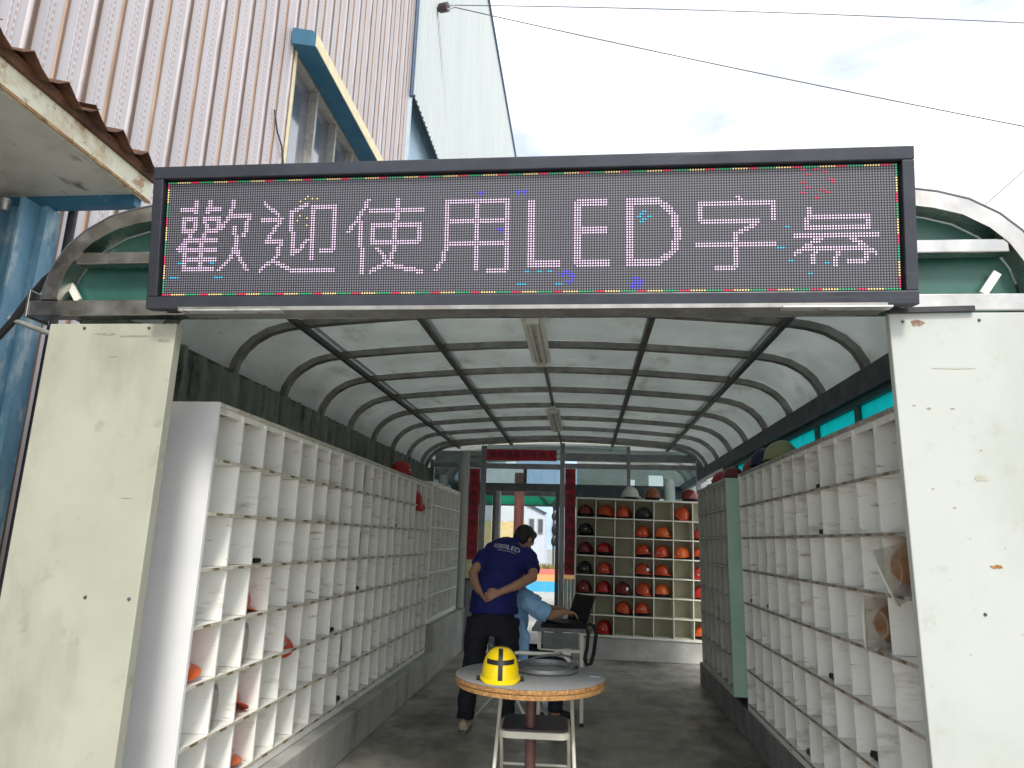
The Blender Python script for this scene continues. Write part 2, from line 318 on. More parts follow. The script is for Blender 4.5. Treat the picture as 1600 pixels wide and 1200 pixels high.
led_white = emit('lit_white_led', (.95, .70, .97), .18)
led_red = emit('lit_red_led', (1, .03, .12), .2); led_green = emit('lit_green_led', (.03, .5, .2), .16); led_yellow = emit('lit_yellow_led', (1, .75, .3), .18)
led_cyan = emit('lit_cyan_led', (.02, .45, .8), .5); led_blue = emit('lit_blue_led', (.10, .08, 1), .5)
# ================================================================== SETTING
g = MB(); g.add([(-400, -200, 0), (400, -200, 0), (400, 900, 0), (-400, 900, 0)], [(0, 1, 2, 3)])
tag(obj('ground', g, ground_mat), kind='structure')
g = MB(); g.box(-2.3, 1.75, 2.4, 10.3, -.05, .012)
tag(obj('shelter_floor', g, floor_mat), kind='structure')

# ---- plinths
def plinth(boxes, m, label):
    e = empty('concrete_plinth', ((boxes[0][0]+boxes[0][1])/2, boxes[0][2], 0), label, 'plinth', 'low concrete plinths under the racks')
    for b_ in boxes: obj('plinth_block', MB().box(*b_), m, e, bevel=.012)
plinth([(-2.2, -1.61, 2.75, 7.86, 0.013, .285), (-2.2, -1.62, 7.862, 10.0, 0.013, .57)], concrete, 'stepped grey concrete plinth under the racks on the left wall')
plinth([(1.295, 1.66, 2.7, 8.27, 0.013, .255)], dark_concrete, 'dark concrete plinth under the racks on the right wall')
plinth([(-.14, 1.72, 9.62, 9.9, 0.013, .30)], concrete, 'pale concrete plinth under the helmet rack at the rear')

# ---- shelter
SH = empty('entrance_shelter', (-.295, 2.62, 0), 'barrel roofed entrance shelter with steel ribs, white front pillars and milky roof sheets', 'shelter')
PROF = [(-2.25, 2.42), (-2.25, 2.5), (-2.232, 2.58), (-2.19, 2.655), (-2.13, 2.715), (-2.04, 2.77), (-1.94, 2.80), (-1.80, 2.822), (-1.6, 2.84), (-1.31, 2.862), (-1.01, 2.882), (-.65, 2.898), (-.295, 2.905)]
PROF = PROF+[(-.59-x, z) for x, z in reversed(PROF[:-1])]
def arch_mesh(prof, y0, y1, h_, off=0):
    mb = MB(); n = len(prof); ins = []; outs = []
    for i, (x, z) in enumerate(prof):
        a = Vector((prof[min(i+1, n-1)][0]-prof[max(i-1, 0)][0], 0, prof[min(i+1, n-1)][1]-prof[max(i-1, 0)][1])).normalized(); nn = Vector((-a.z, 0, a.x))
        p = Vector((x, 0, z)); ins.append(p+nn*off); outs.append(p+nn*(off+h_))
    vs = []
    for p, q in zip(ins, outs): vs += [(p.x, y0, p.z), (p.x, y1, p.z), (q.x, y1, q.z), (q.x, y0, q.z)]
    fs = [(0, 1, 2, 3), tuple(4*(n-1)+k for k in (3, 2, 1, 0))]
    for i in range(n-1):
        for k in range(4): fs.append((4*i+k, 4*(i+1)+k, 4*(i+1)+(k+1) % 4, 4*i+(k+1) % 4))
    return mb.add(vs, fs)
ARCY = [2.64, 3.40, 4.16, 4.935, 5.71, 6.49, 7.27, 8.05, 8.82, 9.60]
arcm = arch_mesh(PROF, -.028, .028, .045).mesh('arch_rib', rib_steel, True)
for y in ARCY[1:]+[9.93]: link('arch_rib', arcm, SH, (0, y, 0))
PUR = [(-1.80, 2.815), (-1.03, 2.873), (.42, 2.875), (1.19, 2.818)]
for x, z in PUR: obj('purlin', MB().bar((x, 2.66, z-.012), (x, 9.95, z-.012), .036, .034), purlin_mat, SH)
obj('ridge_conduit', MB().bar((-.315, 2.66, 2.892), (-.315, 9.95, 2.892), .022, .022), purlin_mat, SH)
# roof sheets: one panel per bay between purlins
def pz(x):
    for (a, za), (b_, zb) in zip(PROF, PROF[1:]):
        if a <= x <= b_ and b_ > a: return za+(zb-za)*(x-a)/(b_-a)
    return 2.5
cuts = [-2.26, -1.80, -1.03, -.315, .42, 1.19, 1.68]
for si in range(6):
    xa, xb = cuts[si]-.012, cuts[si+1]+.012
    seg = [(x, z) for x, z in PROF if xa < x < xb]
    pass
    if si > 0: seg = [(xa, pz(xa))]+seg
    if si < 5: seg = seg+[(xb, pz(xb))]
    ys_ = ARCY+[9.97]
    for b_ in range(len(ys_)-1):
        y0, y1 = ys_[b_], ys_[b_+1]
        p = arch_mesh(seg, y0+.003, y1-.003, .006, .046+.009*(si % 2)+random.uniform(0, .001))
        obj('roof_panel', p, sheet_mat, SH, True)
# walls: left corrugated sheets, right beam with cyan lights
def corr(y0, y1, pitch_, dep, z0, z1, x, thick=.004, top=.03):
    prof = []; y = y0
    while y < y1-1e-6:
        for f, d in ((0, 0), (.62, 0), (.70, dep), (.86, dep), (.94, 0)):
            yy = y+f*pitch_
            if yy <= y1: prof.append((yy, d))
        y += pitch_
    prof.append((y1, 0)); vs = []; n = len(prof)
    for t_ in (0, -thick):
        for yy, d in prof: vs += [(x+d+t_, yy, z0), (x+d+t_, yy, z1)]
    fs = []
    for k in range(2):
        for i in range(n-1):
            q = k*2*n+2*i; fs.append((q, q+2, q+3, q+1))
    for i in range(n-1):
        a = 2*i; b_ = 2*n+2*i; fs += [(a, b_, b_+2, a+2), (a+1, a+3, b_+3, b_+1)]
    return MB().add(vs, fs)
for k in range(9):
    y0 = 2.75+k*.8; obj('wall_sheet', corr(y0, min(y0+.798, 9.95), .2, .045, .03, 2.5+random.uniform(-.012, .012), -2.245), wall_sheet_mat, SH)
obj('eave_angle', MB().box(-2.30, -2.255, 2.7, 9.95, 2.44, 2.52), dark_beam, SH)
for y, h_ in ((3.30, .17), (5.05, .10)):
    obj('wall_bracket', MB().prism([(0, 0), (.09, 0), (0, h_)], .02, Matrix.Translation((-2.21, y, 2.10))), dark_beam, SH)
obj('gutter_beam', MB().box(1.60, 1.70, 2.7, 9.9, 2.385, 2.525), dark_beam, SH, bevel=.006)
obj('window_rail', MB().box(1.635, 1.685, 2.7, 8.3, 2.345, 2.384), teal_frame, SH)
obj('window_sill', MB().box(1.635, 1.685, 2.7, 8.3, 2.16, 2.225), teal_frame, SH)
wy = [2.72, 3.42, 4.28, 5.02, 5.76, 6.40, 7.05, 7.64, 8.28]
for k, (a, b_) in enumerate(zip(wy, wy[1:])):
    obj('light_strip', MB().box(1.658, 1.664, a+.035, b_-.035, 2.226, 2.344), cyan_sheet, SH)
    obj('window_post', MB().box(1.64, 1.682, b_-.034, b_+.034, 2.226, 2.344), teal_frame, SH)
for k in range(7):
    y0 = 2.72+k*.8; obj('wall_sheet', corr(y0, min(y0+.798, 8.29), .2, -.028, .03, 2.159, 1.672), wall_sheet_mat, SH)
# front portal
FP = [(-2.36, 2.452), (-2.325, 2.50), (-2.275, 2.565), (-2.20, 2.655), (-2.11, 2.735), (-2.01, 2.79), (-1.88, 2.825), (-1.6, 2.86), (-1.2, 2.885), (-.7, 2.90), (-.34, 2.905)]
FP = FP+[(-.68-x, z) for x, z in reversed(FP[:-1])]
obj('front_arch', arch_mesh([(-2.25, 2.455)]+PROF[1:-1]+[(1.66, 2.455)], 2.60, 2.68, -.068, .07), steel, SH, True)
obj('arch_edge_strip', arch_mesh([(-2.25, 2.455)]+PROF[1:-1]+[(1.66, 2.455)], 2.598, 2.69, .007, .0705), dark_beam, SH, True)  # thin strip that draws the arch's dark outer outline
obj('header_tube', MB().box(-2.38, 1.75, 2.602, 2.672, 2.383, 2.452), steel, SH, bevel=.006)
obj('mid_tube', MB().box(-2.20, -1.2, 2.605, 2.665, 2.618, 2.672), steel, SH, bevel=.005)
obj('mid_tube', MB().box(.6, 1.605, 2.605, 2.665, 2.618, 2.672), steel, SH, bevel=.005)
obj('portal_end_cap', MB().box(-2.395, -2.381, 2.60, 2.73, 2.378, 2.50), steel, SH, bevel=.003)
gp = PROF[1:-1]
obj('gable_panel', MB().prism([(-2.25, 2.46)]+gp+[(1.66, 2.46)], .006, Matrix.Translation((0, 2.69, 0))), green_sheet, SH)
for sx in (-2.2, 1.52):
    obj('gusset', MB().bar((sx, 2.66, 2.47), (sx+(-.06 if sx < 0 else .06), 2.66, 2.555), .012, .03), ivory, SH)
pl = obj('pillar', MB().box(-2.262, -1.69, 2.60, 2.648, 0.0, 2.345), cream, SH, bevel=.004)
pr_ = obj('pillar', MB().box(1.142, 2.05, 2.60, 2.634, 0.0, 2.376), white_paint, SH, bevel=.004)
pr_['label'] = 'white weathered pillar panel with rust streaks'
for x, y, z in ((-2.10, 0, 2.325), (-1.81, 0, 2.325), (-1.905, 0, 1.24), (-1.725, 0, 1.24)):
    obj('bolt', MB().lathe([(.007, 0), (.006, .004), (.003, .006)], 8), dark_beam, pl, loc=(x, 2.6, z), rot=(R(90), 0, 0), world=True)
for x, z in ((1.19, 2.34), (1.46, 2.345), (1.36, 1.30)):
    obj('bolt', MB().lathe([(.006 if z != 1.40 else .003, 0), (.005, .004), (.003, .006)], 8), dark_beam, pr_, loc=(x, 2.6, z), rot=(R(90), 0, 0), world=True)
rust_m = mat('rust_stain', (.22, .08, .02), (.42, .22, .08), .8, scale=30)
def splat(cx, cz, w_, h_, seed, par, m):
    rr = random.Random(seed); n = 12
    poly = [(cx+w_/2*math.cos(2*math.pi*k/n)*rr.uniform(.6, 1.1), cz+h_/2*math.sin(2*math.pi*k/n)*rr.uniform(.5, 1.1)) for k in range(n)]
    obj('rust_patch', MB().prism(poly, .0012, Matrix.Translation((0, 2.5985, 0))), m, par)
splat(1.415, 1.458, .045, .016, 1, pr_, rust_m); splat(1.52, 1.025, .16, .010, 2, pr_, rust_m)
old_m = mat('old_paint_scar', (.36, .35, .28), (.40, .395, .33), .7, scale=30)
for i_, (sx_, sz_, sw_) in enumerate(((1.20, 2.02, .012), (1.25, 2.01, .02), (1.33, 2.01, .016), (1.41, 1.86, .010), (1.235, 1.72, .010), (1.30, 1.655, .012), (1.45, 1.52, .007), (1.34, 1.55, .006), (1.30, 1.17, .007), (1.52, 1.40, .008), (1.47, 1.24, .007))): splat(sx_, sz_, sw_, sw_*.4, 20+i_, pr_, mat('faint_rust', (.22, .16, .09), (.36, .32, .24), .8, scale=60))
for i_, (sx_, sz_, sw_, sh_) in enumerate(((-2.0, 2.30, .10, .012), (-1.86, 2.29, .16, .010), (-1.74, 2.27, .06, .02), (-1.95, 2.20, .04, .004), (-1.80, 1.62, .05, .003))): splat(sx_, sz_, sw_, sh_, 50+i_, pl, mat('pillar_grime', (.20, .20, .16), (.30, .30, .24), .8, scale=40))
splat(1.24, 2.335, .06, .03, 77, pr_, mat('brown_scuff', (.12, .07, .05), (.3, .22, .17), .8, scale=60))
splat(1.56, 1.0, .10, .05, 78, pr_, mat('rust_run', (.45, .30, .14), (.52, .42, .26), .8, scale=30))
splat(1.40, 1.76, .06, .025, 4, pr_, old_m); splat(1.35, 2.16, .17, .006, 5, pr_, old_m)
# steel angle under the sign
obj('header_angle', MB().box(-1.63, 1.10, 2.50, 2.60, 2.366, 2.382), rib_steel, SH)
obj('sign_bracket', MB().box(-1.6, -1.18, 2.46, 2.50, 2.352, 2.358), zinc, SH)
obj('sign_bracket', MB().box(.72, 1.10, 2.46, 2.50, 2.352, 2.358), zinc, SH)
obj('lintel_bar', MB().bar((1.14, 2.587, 2.379), (1.44, 2.587, 2.386), .016, .02), hose, SH)

# ---- LED sign
SG = empty('led_message_sign', (-.28, 2.468, 2.671), 'long black framed LED message sign with lit characters over the entrance', 'sign', rot=(R(8), 0, 0))
HW, HH = 1.44, .24
def part(name, mb, m, par=SG, **k): return obj(name, mb, m, par, world=False, **k)
part('screen', MB().box(-HW, HW, .018, .03, -HH, HH), screen_mat)
part('cabinet', MB().box(-HW-.03, HW+.03, .031, .115, -HH-.045, HH+.045), black_metal, bevel=.004)
part('frame_bar', MB().box(-HW-.052, HW+.052, -.006, .05, HH+.006, HH+.058), black_metal, bevel=.004)
part('frame_bar', MB().box(-HW-.052, HW+.052, -.006, .05, -HH-.058, -HH-.006), black_metal, bevel=.004)
part('frame_bar', MB().box(-HW-.052, -HW-.008, -.004, .05, -HH-.0055, HH+.0055), black_metal, bevel=.004)
part('frame_bar', MB().box(HW+.008, HW+.052, -.004, .05, -HH-.0055, HH+.0055), black_metal, bevel=.004)
def dots(cells, r=.0030):
    mb = MB()
    for c, r_ in cells:
        x = -HW+.005+c*.01; z = HH-.005-r_*.01; o = len(mb.v)
        for k in range(6): mb.v.append((x+r*math.cos(k*math.pi/3), .0165, z+r*math.sin(k*math.pi/3)))
        for k in range(6): mb.v.append((x+r*math.cos(k*math.pi/3), .0178, z+r*math.sin(k*math.pi/3)))
        mb.f.append(tuple(o+k for k in range(6)))
        for k in range(6): mb.f.append((o+k, o+6+k, o+6+(k+1) % 6, o+(k+1) % 6))
    return mb
def raster(strokes, th):
    S = set()
    for s_ in strokes:
        for (a, b_), (c, d) in zip(s_, s_[1:]):
            n = max(abs(c-a), abs(d-b_), 1)
            for i in range(n+1):
                x = round(a+(c-a)*i/n); y = round(b_+(d-b_)*i/n)
                vert = abs(d-b_) >= abs(c-a)
                for j in range(th):
                    S.add((x+j-(th == 3), y) if vert else (x, y+j-(th == 3)))
    return S
GL = [
 ([[(6,11),(12,11)],[(12,8),(12,13)],[(18,8),(17,13)],[(17,11),(23,11)],[(7,15),(12,15)],[(7,15),(7,20)],[(12,15),(12,20)],[(7,20),(12,20)],[(16,15),(22,15)],[(16,15),(17,19)],[(22,15),(22,19)],[(17,20),(22,20)],[(11,21),(8,25),(5,28)],[(8,24),(8,37)],[(16,22),(15,24),(15,36)],[(8,24),(22,24)],[(6,28),(22,28)],[(8,32),(22,32)],[(8,36),(21,36)],[(28,8),(27,14),(23,20)],[(27,14),(35,14)],[(35,14),(34,20),(33,23)],[(29,19),(30,26),(28,32),(23,37)],[(30,26),(31,31),(35,37)]],2),
 ([[(42,9),(48,14)],[(41,16),(49,16),(43,25),(49,25),(48,31),(41,37)],[(47,33),(54,37),(72,37)],[(60,10),(53,13),(54,30),(57,29),(60,25)],[(62,11),(62,33)],[(63,11),(71,11),(71,29),(66,29)]],2),
 ([[(85,9),(82,15),(77,22)],[(82,18),(83,39)],[(86,13),(108,13)],[(87,19),(106,19)],[(87,19),(87,27)],[(106,19),(106,26)],[(87,26),(106,26)],[(97,9),(96,27),(95,33),(87,38)],[(89,29),(94,35),(103,37),(108,38)]],2),
 ([[(117,10),(117,28),(116,34),(113,38)],[(117,10),(141,10)],[(141,10),(141,38),(134,38)],[(129,10),(129,38)],[(117,18),(141,18)],[(117,27),(141,27)]],2),
 ([[(151,11),(151,36)],[(150,36),(162,36)]],3),
 ([[(169,12),(169,36)],[(169,12),(180,12)],[(169,23),(180,23)],[(169,36),(181,36)]],3),
 ([[(189,11),(189,37)],[(189,12),(200,12),(204,15),(206,19),(207,25),(206,31),(203,34),(199,36),(189,36)]],3),
 ([[(229,11),(230,13)],[(215,13),(242,13)],[(215,13),(215,20)],[(242,13),(242,20)],[(216,20),(237,20)],[(236,20),(235,22),(228,25),(228,38),(221,38)],[(214,29),(243,29)]],2),
 ([[(255,16),(254,23)],[(255,19),(276,19),(276,24)],[(254,23),(276,23)],[(250,26),(280,26)],[(260,27),(256,29),(250,33)],[(270,27),(275,30),(279,33)],[(254,31),(275,31)],[(257,31),(256,37)],[(265,31),(264,38)],[(275,31),(275,36),(269,36)]],2)]
for s_, th in GL: part('character', dots(raster(s_, th)), led_white)
ring = [(c, 0) for c in range(288)]+[(287, r_) for r_ in range(1, 48)]+[(c, 47) for c in range(286, -1, -1)]+[(0, r_) for r_ in range(46, 0, -1)]
for m, a, b_ in ((led_green, 0, 6), (led_yellow, 6, 12), (led_red, 12, 16)):
    tag(part('border_lights', dots([p for i, p in enumerate(ring) if a <= (i+2) % 16 < b_], .0031), m), kind='stuff')
def spread(pts, k):
    return {(c+dx, r_+dy) for c, r_ in pts for dx, dy in ((0, 0), (1, 0), (0, 1), (-1, 0))[:k] if 1 <= c+dx <= 286 and 1 <= r_+dy <= 46}
tag(part('coloured_lights', dots(spread([(253,1),(255,3),(258,1),(261,2),(263,5),(264,6),(253,6),(255,8),(253,10),(258,12),(260,9),(262,10)], 2)), led_red), kind='stuff')
tag(part('coloured_lights', dots(spread([(247,23),(244,31),(245,31),(248,36),(261,37),(255,41),(3,40),(5,40),(22,40),(24,40),(146,44),(148,44),(161,44),(162,44),(192,18),(193,17),(194,19),(193,20),(196,18),(194,16),(149,39),(158,39),(154,39),(6,34),(20,34)], 2)), led_cyan), kind='stuff')
tag(part('coloured_lights', dots(spread([(166,40),(166,43),(167,41),(163,40),(191,44),(190,45),(192,45),(191,42),(193,43),(146,7),(148,7),(131,7),(139,22),(165,39)], 4)), led_blue), kind='stuff')
tag(part('coloured_lights', dots(spread([(57,9),(59,8),(60,7),(62,8),(64,8),(57,15),(56,17),(60,16),(60,19)], 1)), led_yellow), kind='stuff')

# ---- racks
def rack(name, label, axis, front, depth, a0, a1, z0, z1, rows, cols, face, m, medge, back, end_mats, tags=True, fascia=.028, base=.045, jit=.004, roll_=0):
    """axis 'y': cells run along Y, front is an X plane; axis 'x': along X, front is a Y plane. face: +1/-1 direction from back to front along the depth axis"""
    org = (front, a0, z0) if axis == 'y' else (a0, front, z0)
    E_ = empty(name, org, label, 'rack', 'open cubby racks for hard hats', rot=(0, R(roll_), 0) if roll_ else None)
    ln_ = a1-a0; T = .014
    def bx(d0, d1, s0, s1, h0, h1):   # d: depth from front (0) backwards; s along run; h height
        mb = MB(); x0, x1 = sorted((-face*d0, -face*d1))
        return mb.box(x0, x1, s0, s1, h0, h1) if axis == 'y' else mb.box(s0, s1, x0, x1, h0, h1)
    H_ = z1-z0
    P = lambda n_, mb, mm, **k: obj(n_, mb, mm, E_, world=False, **k)
    P('side_panel', bx(-.004, depth, 0, .018, 0, H_), end_mats[0]); P('side_panel', bx(-.004, depth, ln_-.018, ln_, 0, H_), end_mats[1])
    P('back_panel', bx(depth-.006, depth, .019, ln_-.019, base, H_-fascia), back)
    P('top_board', bx(-.003, depth-.007, .0185, ln_-.0185, H_-.018, H_), medge)
    P('top_fascia', bx(.012, .026, .0185, ln_-.0185, H_-.0185-fascia, H_-.0185), m)
    P('base_rail', bx(-.002, .016, .0185, ln_-.0185, 0, base), m)
    rh = (H_-base-.018)/rows; cw = (ln_-.036)/cols
    bme = bx(0, depth-.007, .0185, ln_-.0185, -T/2, T/2).mesh('shelf_board', m); 
    eme = bx(-.0035, -.0002, .0185, ln_-.0185, -T/2-.0005, T/2+.0005).mesh('edge_strip', medge)
    dme = [bx(.001+q*.002, depth-.008, -.006, .006, T/2+.0022, rh-T/2-.0022).mesh('divider', m) for q in range(3)]
    tme = bx(-.0052, -.0037, -.03, .03, -.005, .006).mesh('label_tag', tag_mat)
    for r_ in range(rows):
        h = base+r_*rh
        o = link('shelf_board', bme, E_, (0, 0, h), world=False); e2 = link('edge_strip', eme, o, (0, 0, 0), world=False)
        for c in range(1, cols):
            s_ = .018+c*cw+random.uniform(-jit, jit); 
            loc = (0, s_, h) if axis == 'y' else (s_, 0, h)
            q = random.uniform(-1.6, 1.6)
            link('divider', random.choice(dme), E_, loc, (R(random.uniform(-.5, .5)), 0, R(q)) if axis == 'y' else (0, R(random.uniform(-.5, .5)), R(q)), world=False)
        if tags:
            for c in range(cols):
                s_ = .018+(c+.5)*cw+random.uniform(-.02, .02)
                link('label_tag', tme, E_, (0, s_, h) if axis == 'y' else (s_, 0, h), world=False)
    return dict(E=E_, rh=rh, cw=cw, base=base, front=front, a0=a0, z0=z0, axis=axis, face=face, depth=depth, rows=rows, cols=cols)
RL = rack('cubby_rack', 'long white cubby rack along the left wall, nearest the entrance', 'y', -1.70, .33, 3.02, 7.80, .29, 2.095, 7, 19, 1, laminate, lam_edge, laminate, (lam_end, laminate))
RL2 = rack('cubby_rack', 'short white cubby rack on the tall plinth at the far left', 'y', -1.70, .33, 7.81, 9.62, .575, 2.135, 6, 6, 1, laminate, laminate, laminate, (laminate, laminate), tags=False)
RR = rack('cubby_rack', 'white cubby rack along the right wall, beside the right pillar', 'y', 1.30, .33, 2.72, 5.97, .26, 2.095, 7, 13, -1, laminate, dirty_edge, laminate, (laminate, laminate))
RR2 = rack('cubby_rack', 'short cubby rack with pale green end panel at the far right', 'y', 1.20, .40, 5.995, 7.45, .345, 2.065, 7, 6, -1, lam_shaded, lam_shaded, lam_shaded, (lam_green, lam_shaded), tags=False)
RB = rack('cubby_rack', 'cream cubby rack holding orange hard hats at the rear', 'x', 9.60, .29, -.12, 1.72, .31, 2.105, 7, 7, -1, ivory, ivory, backboard, (ivory, ivory), tags=False, fascia=.004, base=.02, roll_=1.0)

# ---- rear glazed wall
YW = 9.96
GW = empty('glazed_wall', (-.4, YW, 0), 'grey aluminium glazed wall with doorway closing the far end of the shelter', 'glazed wall')
for x0, x1 in ((-2.22, -2.16), (-1.47, -1.39), (-.325, -.255), (.62, .675), (1.59, 1.65)):
    zt = min(pz(max(min(x0, 1.6), -2.2)), pz(max(min(x1, 1.6), -2.2)))-.01
    obj('post', MB().box(x0, x1, YW-.03, YW+.03, .013, zt), alu, GW, bevel=.003)
for x0, x1, z0, z1 in ((-2.158, -1.472, 2.52, 2.58), (-1.388, -.327, 2.51, 2.585), (-.253, .618, 2.53, 2.60), (.677, 1.588, 2.53, 2.60), (-.253, .618, 2.635, 2.745), (.677, 1.588, 2.635, 2.745), (-1.388, -.327, 2.19, 2.30), (-2.158, -1.472, .93, .97)):
    obj('rail', MB().box(x0, x1, YW-.024, YW+.024, z0, z1), alu if z0 > 2.3 else alu_dark, GW, bevel=.003)
obj('track_cover', MB().box(-.95, -.70, YW-.045, YW-.025, 2.515, 2.58), alu, GW)
obj('mullion', MB().box(-.85, -.80, YW-.02, YW+.02, 2.301, 2.509), alu_dark, GW)
obj('door_post', MB().loft([(-1.225, YW+.02, .013), (-1.225, YW+.02, 2.189)], [.062], 16), alu, GW, True)
obj('door_jamb', MB().box(-.38, -.328, YW-.02, YW+.02, .013, 2.189), alu_dark, GW)
for x0, x1, z0, z1, m in ((-2.157, -1.473, 2.581, 2.76, pane_dusty), (-2.157, -1.473, .971, 2.519, pane_dusty), (-1.387, -.328, 2.586, 2.86, pane), (-.252, .617, 2.746, 2.86, pane), (.678, 1.587, 2.746, 2.80, pane), (-.252, .617, 1.0, 2.529, pane), (.678, 1.587, 1.0, 2.529, pane), (-1.387, -.851, 2.301, 2.509, pane), (-.799, -.328, 2.301, 2.509, pane), (-1.386, -1.29, .3, 2.189, pane)):
    obj('pane', MB().box(x0, x1, YW-.003, YW+.003, z0, z1), m, GW)
obj('kick_panel', MB().box(-2.157, -1.473, YW-.01, YW+.01, .013, .929), alu, GW)
for k in range(3): obj('kick_panel', MB().box(-.252+k*.05, -.205+k*.05, YW-.01, YW+.006, .3, 1.0), ivory, GW)
obj('kick_panel', MB().box(-.10, 1.587, YW-.01, YW+.01, .013, .999), alu, GW)
obj('round_column', MB().loft([(-1.70, YW-.12, .58), (-1.70, YW-.12, 2.74)], [.08], 18), white_paint, GW, True)
# ---- writing helper: text -> flat mesh
def text_mesh(s, size, m, align='CENTER'):
    cu = bpy.data.curves.new('t', 'FONT'); cu.body = s; cu.size = size; cu.align_x = align; cu.align_y = 'CENTER'; cu.extrude = 0
    o = bpy.data.objects.new('t', cu); COL.objects.link(o); dg = bpy.context.evaluated_depsgraph_get(); dg.update()
    me = bpy.data.meshes.new_from_object(o.evaluated_get(dg)); bpy.data.objects.remove(o); bpy.data.curves.remove(cu)
    me.materials.clear(); me.materials.append(m); return me
def banner(x0, x1, z0, z1, y, chars, label, vert):
    E_ = empty('paper_banner', ((x0+x1)/2, y, z0), label, 'banner', 'red paper couplet strips on the glazed wall')
    mb = MB(); n = 14; L0, L1 = (z0, z1) if vert else (x0, x1)
    vs = []
    for i in range(n+1):
        t_ = L0+(L1-L0)*i/n; b_ = .004*math.sin(i*1.7)+.003*math.sin(i*.6)
        for w_ in (x0, x1) if vert else (z0, z1):
            vs += [(w_, y+b_, t_) if vert else (t_, y+b_, w_), (w_, y+b_+.001, t_) if vert else (t_, y+b_+.001, w_)]
    fs = []
    for i in range(n):
        q = 4*i; fs += [(q, q+4, q+6, q+2), (q+1, q+3, q+7, q+5), (q, q+1, q+5, q+4), (q+2, q+6, q+7, q+3)]
    obj('paper', mb.add(vs, fs), paper_red, E_)
    k = len(chars); step = (L1-L0)/(k+.35)
    for i, ch in enumerate(chars):
        me = text_mesh(ch, min(step*.82, (x1-x0)*.85 if vert else 9), ink)
        c = L1-step*(i+.68) if vert else L0+step*(i+.68)
        o = link('ink_character', me, E_, ((x0+x1)/2, y-.0095, c) if vert else (c, y-.0095, (z0+z1)/2), (R(90), 0, 0))
banner(-1.39, -.375, 2.625, 2.785, YW-.05, '福鴻祺喜安平旗人', 'wide red paper banner with black characters above the doorway', False)
banner(-1.625, -1.475, 1.22, 2.50, YW-.056, '家和萬事興業人財旺', 'tall red couplet strip on the left side of the doorway', True)
banner(-.25, -.10, 1.06, 2.52, YW-.056, '歌鋼泉日進財源廣來', 'tall red couplet strip between the doorway and the rear helmet rack', True)

# ---- ceiling lights
def fixture(y0, y1, label):
    E_ = empty('ceiling_light', (-.315, (y0+y1)/2, 2.86), label, 'ceiling light', 'unlit strip lights under the ridge')
    mb = MB(); mb.prism([(-.045, 0), (-.028, .04), (.028, .04), (.045, 0), (.03, -.004), (-.03, -.004)], y1-y0, Matrix.Translation((-.315, y0, 2.835)))
    obj('housing', mb, mat('rusty_white_housing', (.55, .53, .46), (.62, .6, .54), .5, scale=9, stain=[(7, (.22, .11, .05), .55, .68, V1)]), E_)
    for sx in (-1, 1): obj('reflector', MB().bar((-.315+sx*.058, y0, 2.838), (-.315+sx*.058, y1, 2.838), .028, .006), ivory, E_)
    for s_ in (-.022, .022): obj('lamp_tube', MB().loft([(-.315+s_, y0+.04, 2.818), (-.315+s_, y1-.04, 2.818)], [.0125], 10), mat('unlit_tube', (.6, .6, .56), None, .3), E_, True)
    for yy in (y0+.02, y1-.02): obj('lamp_holder', MB().box(-.355, -.275, yy-.012, yy+.012, 2.80, 2.834), ivory, E_)
fixture(4.02, 5.12, 'rusty strip light under the ridge nearest the entrance')
fixture(7.05, 8.35, 'rusty strip light under the ridge farther inside the shelter')

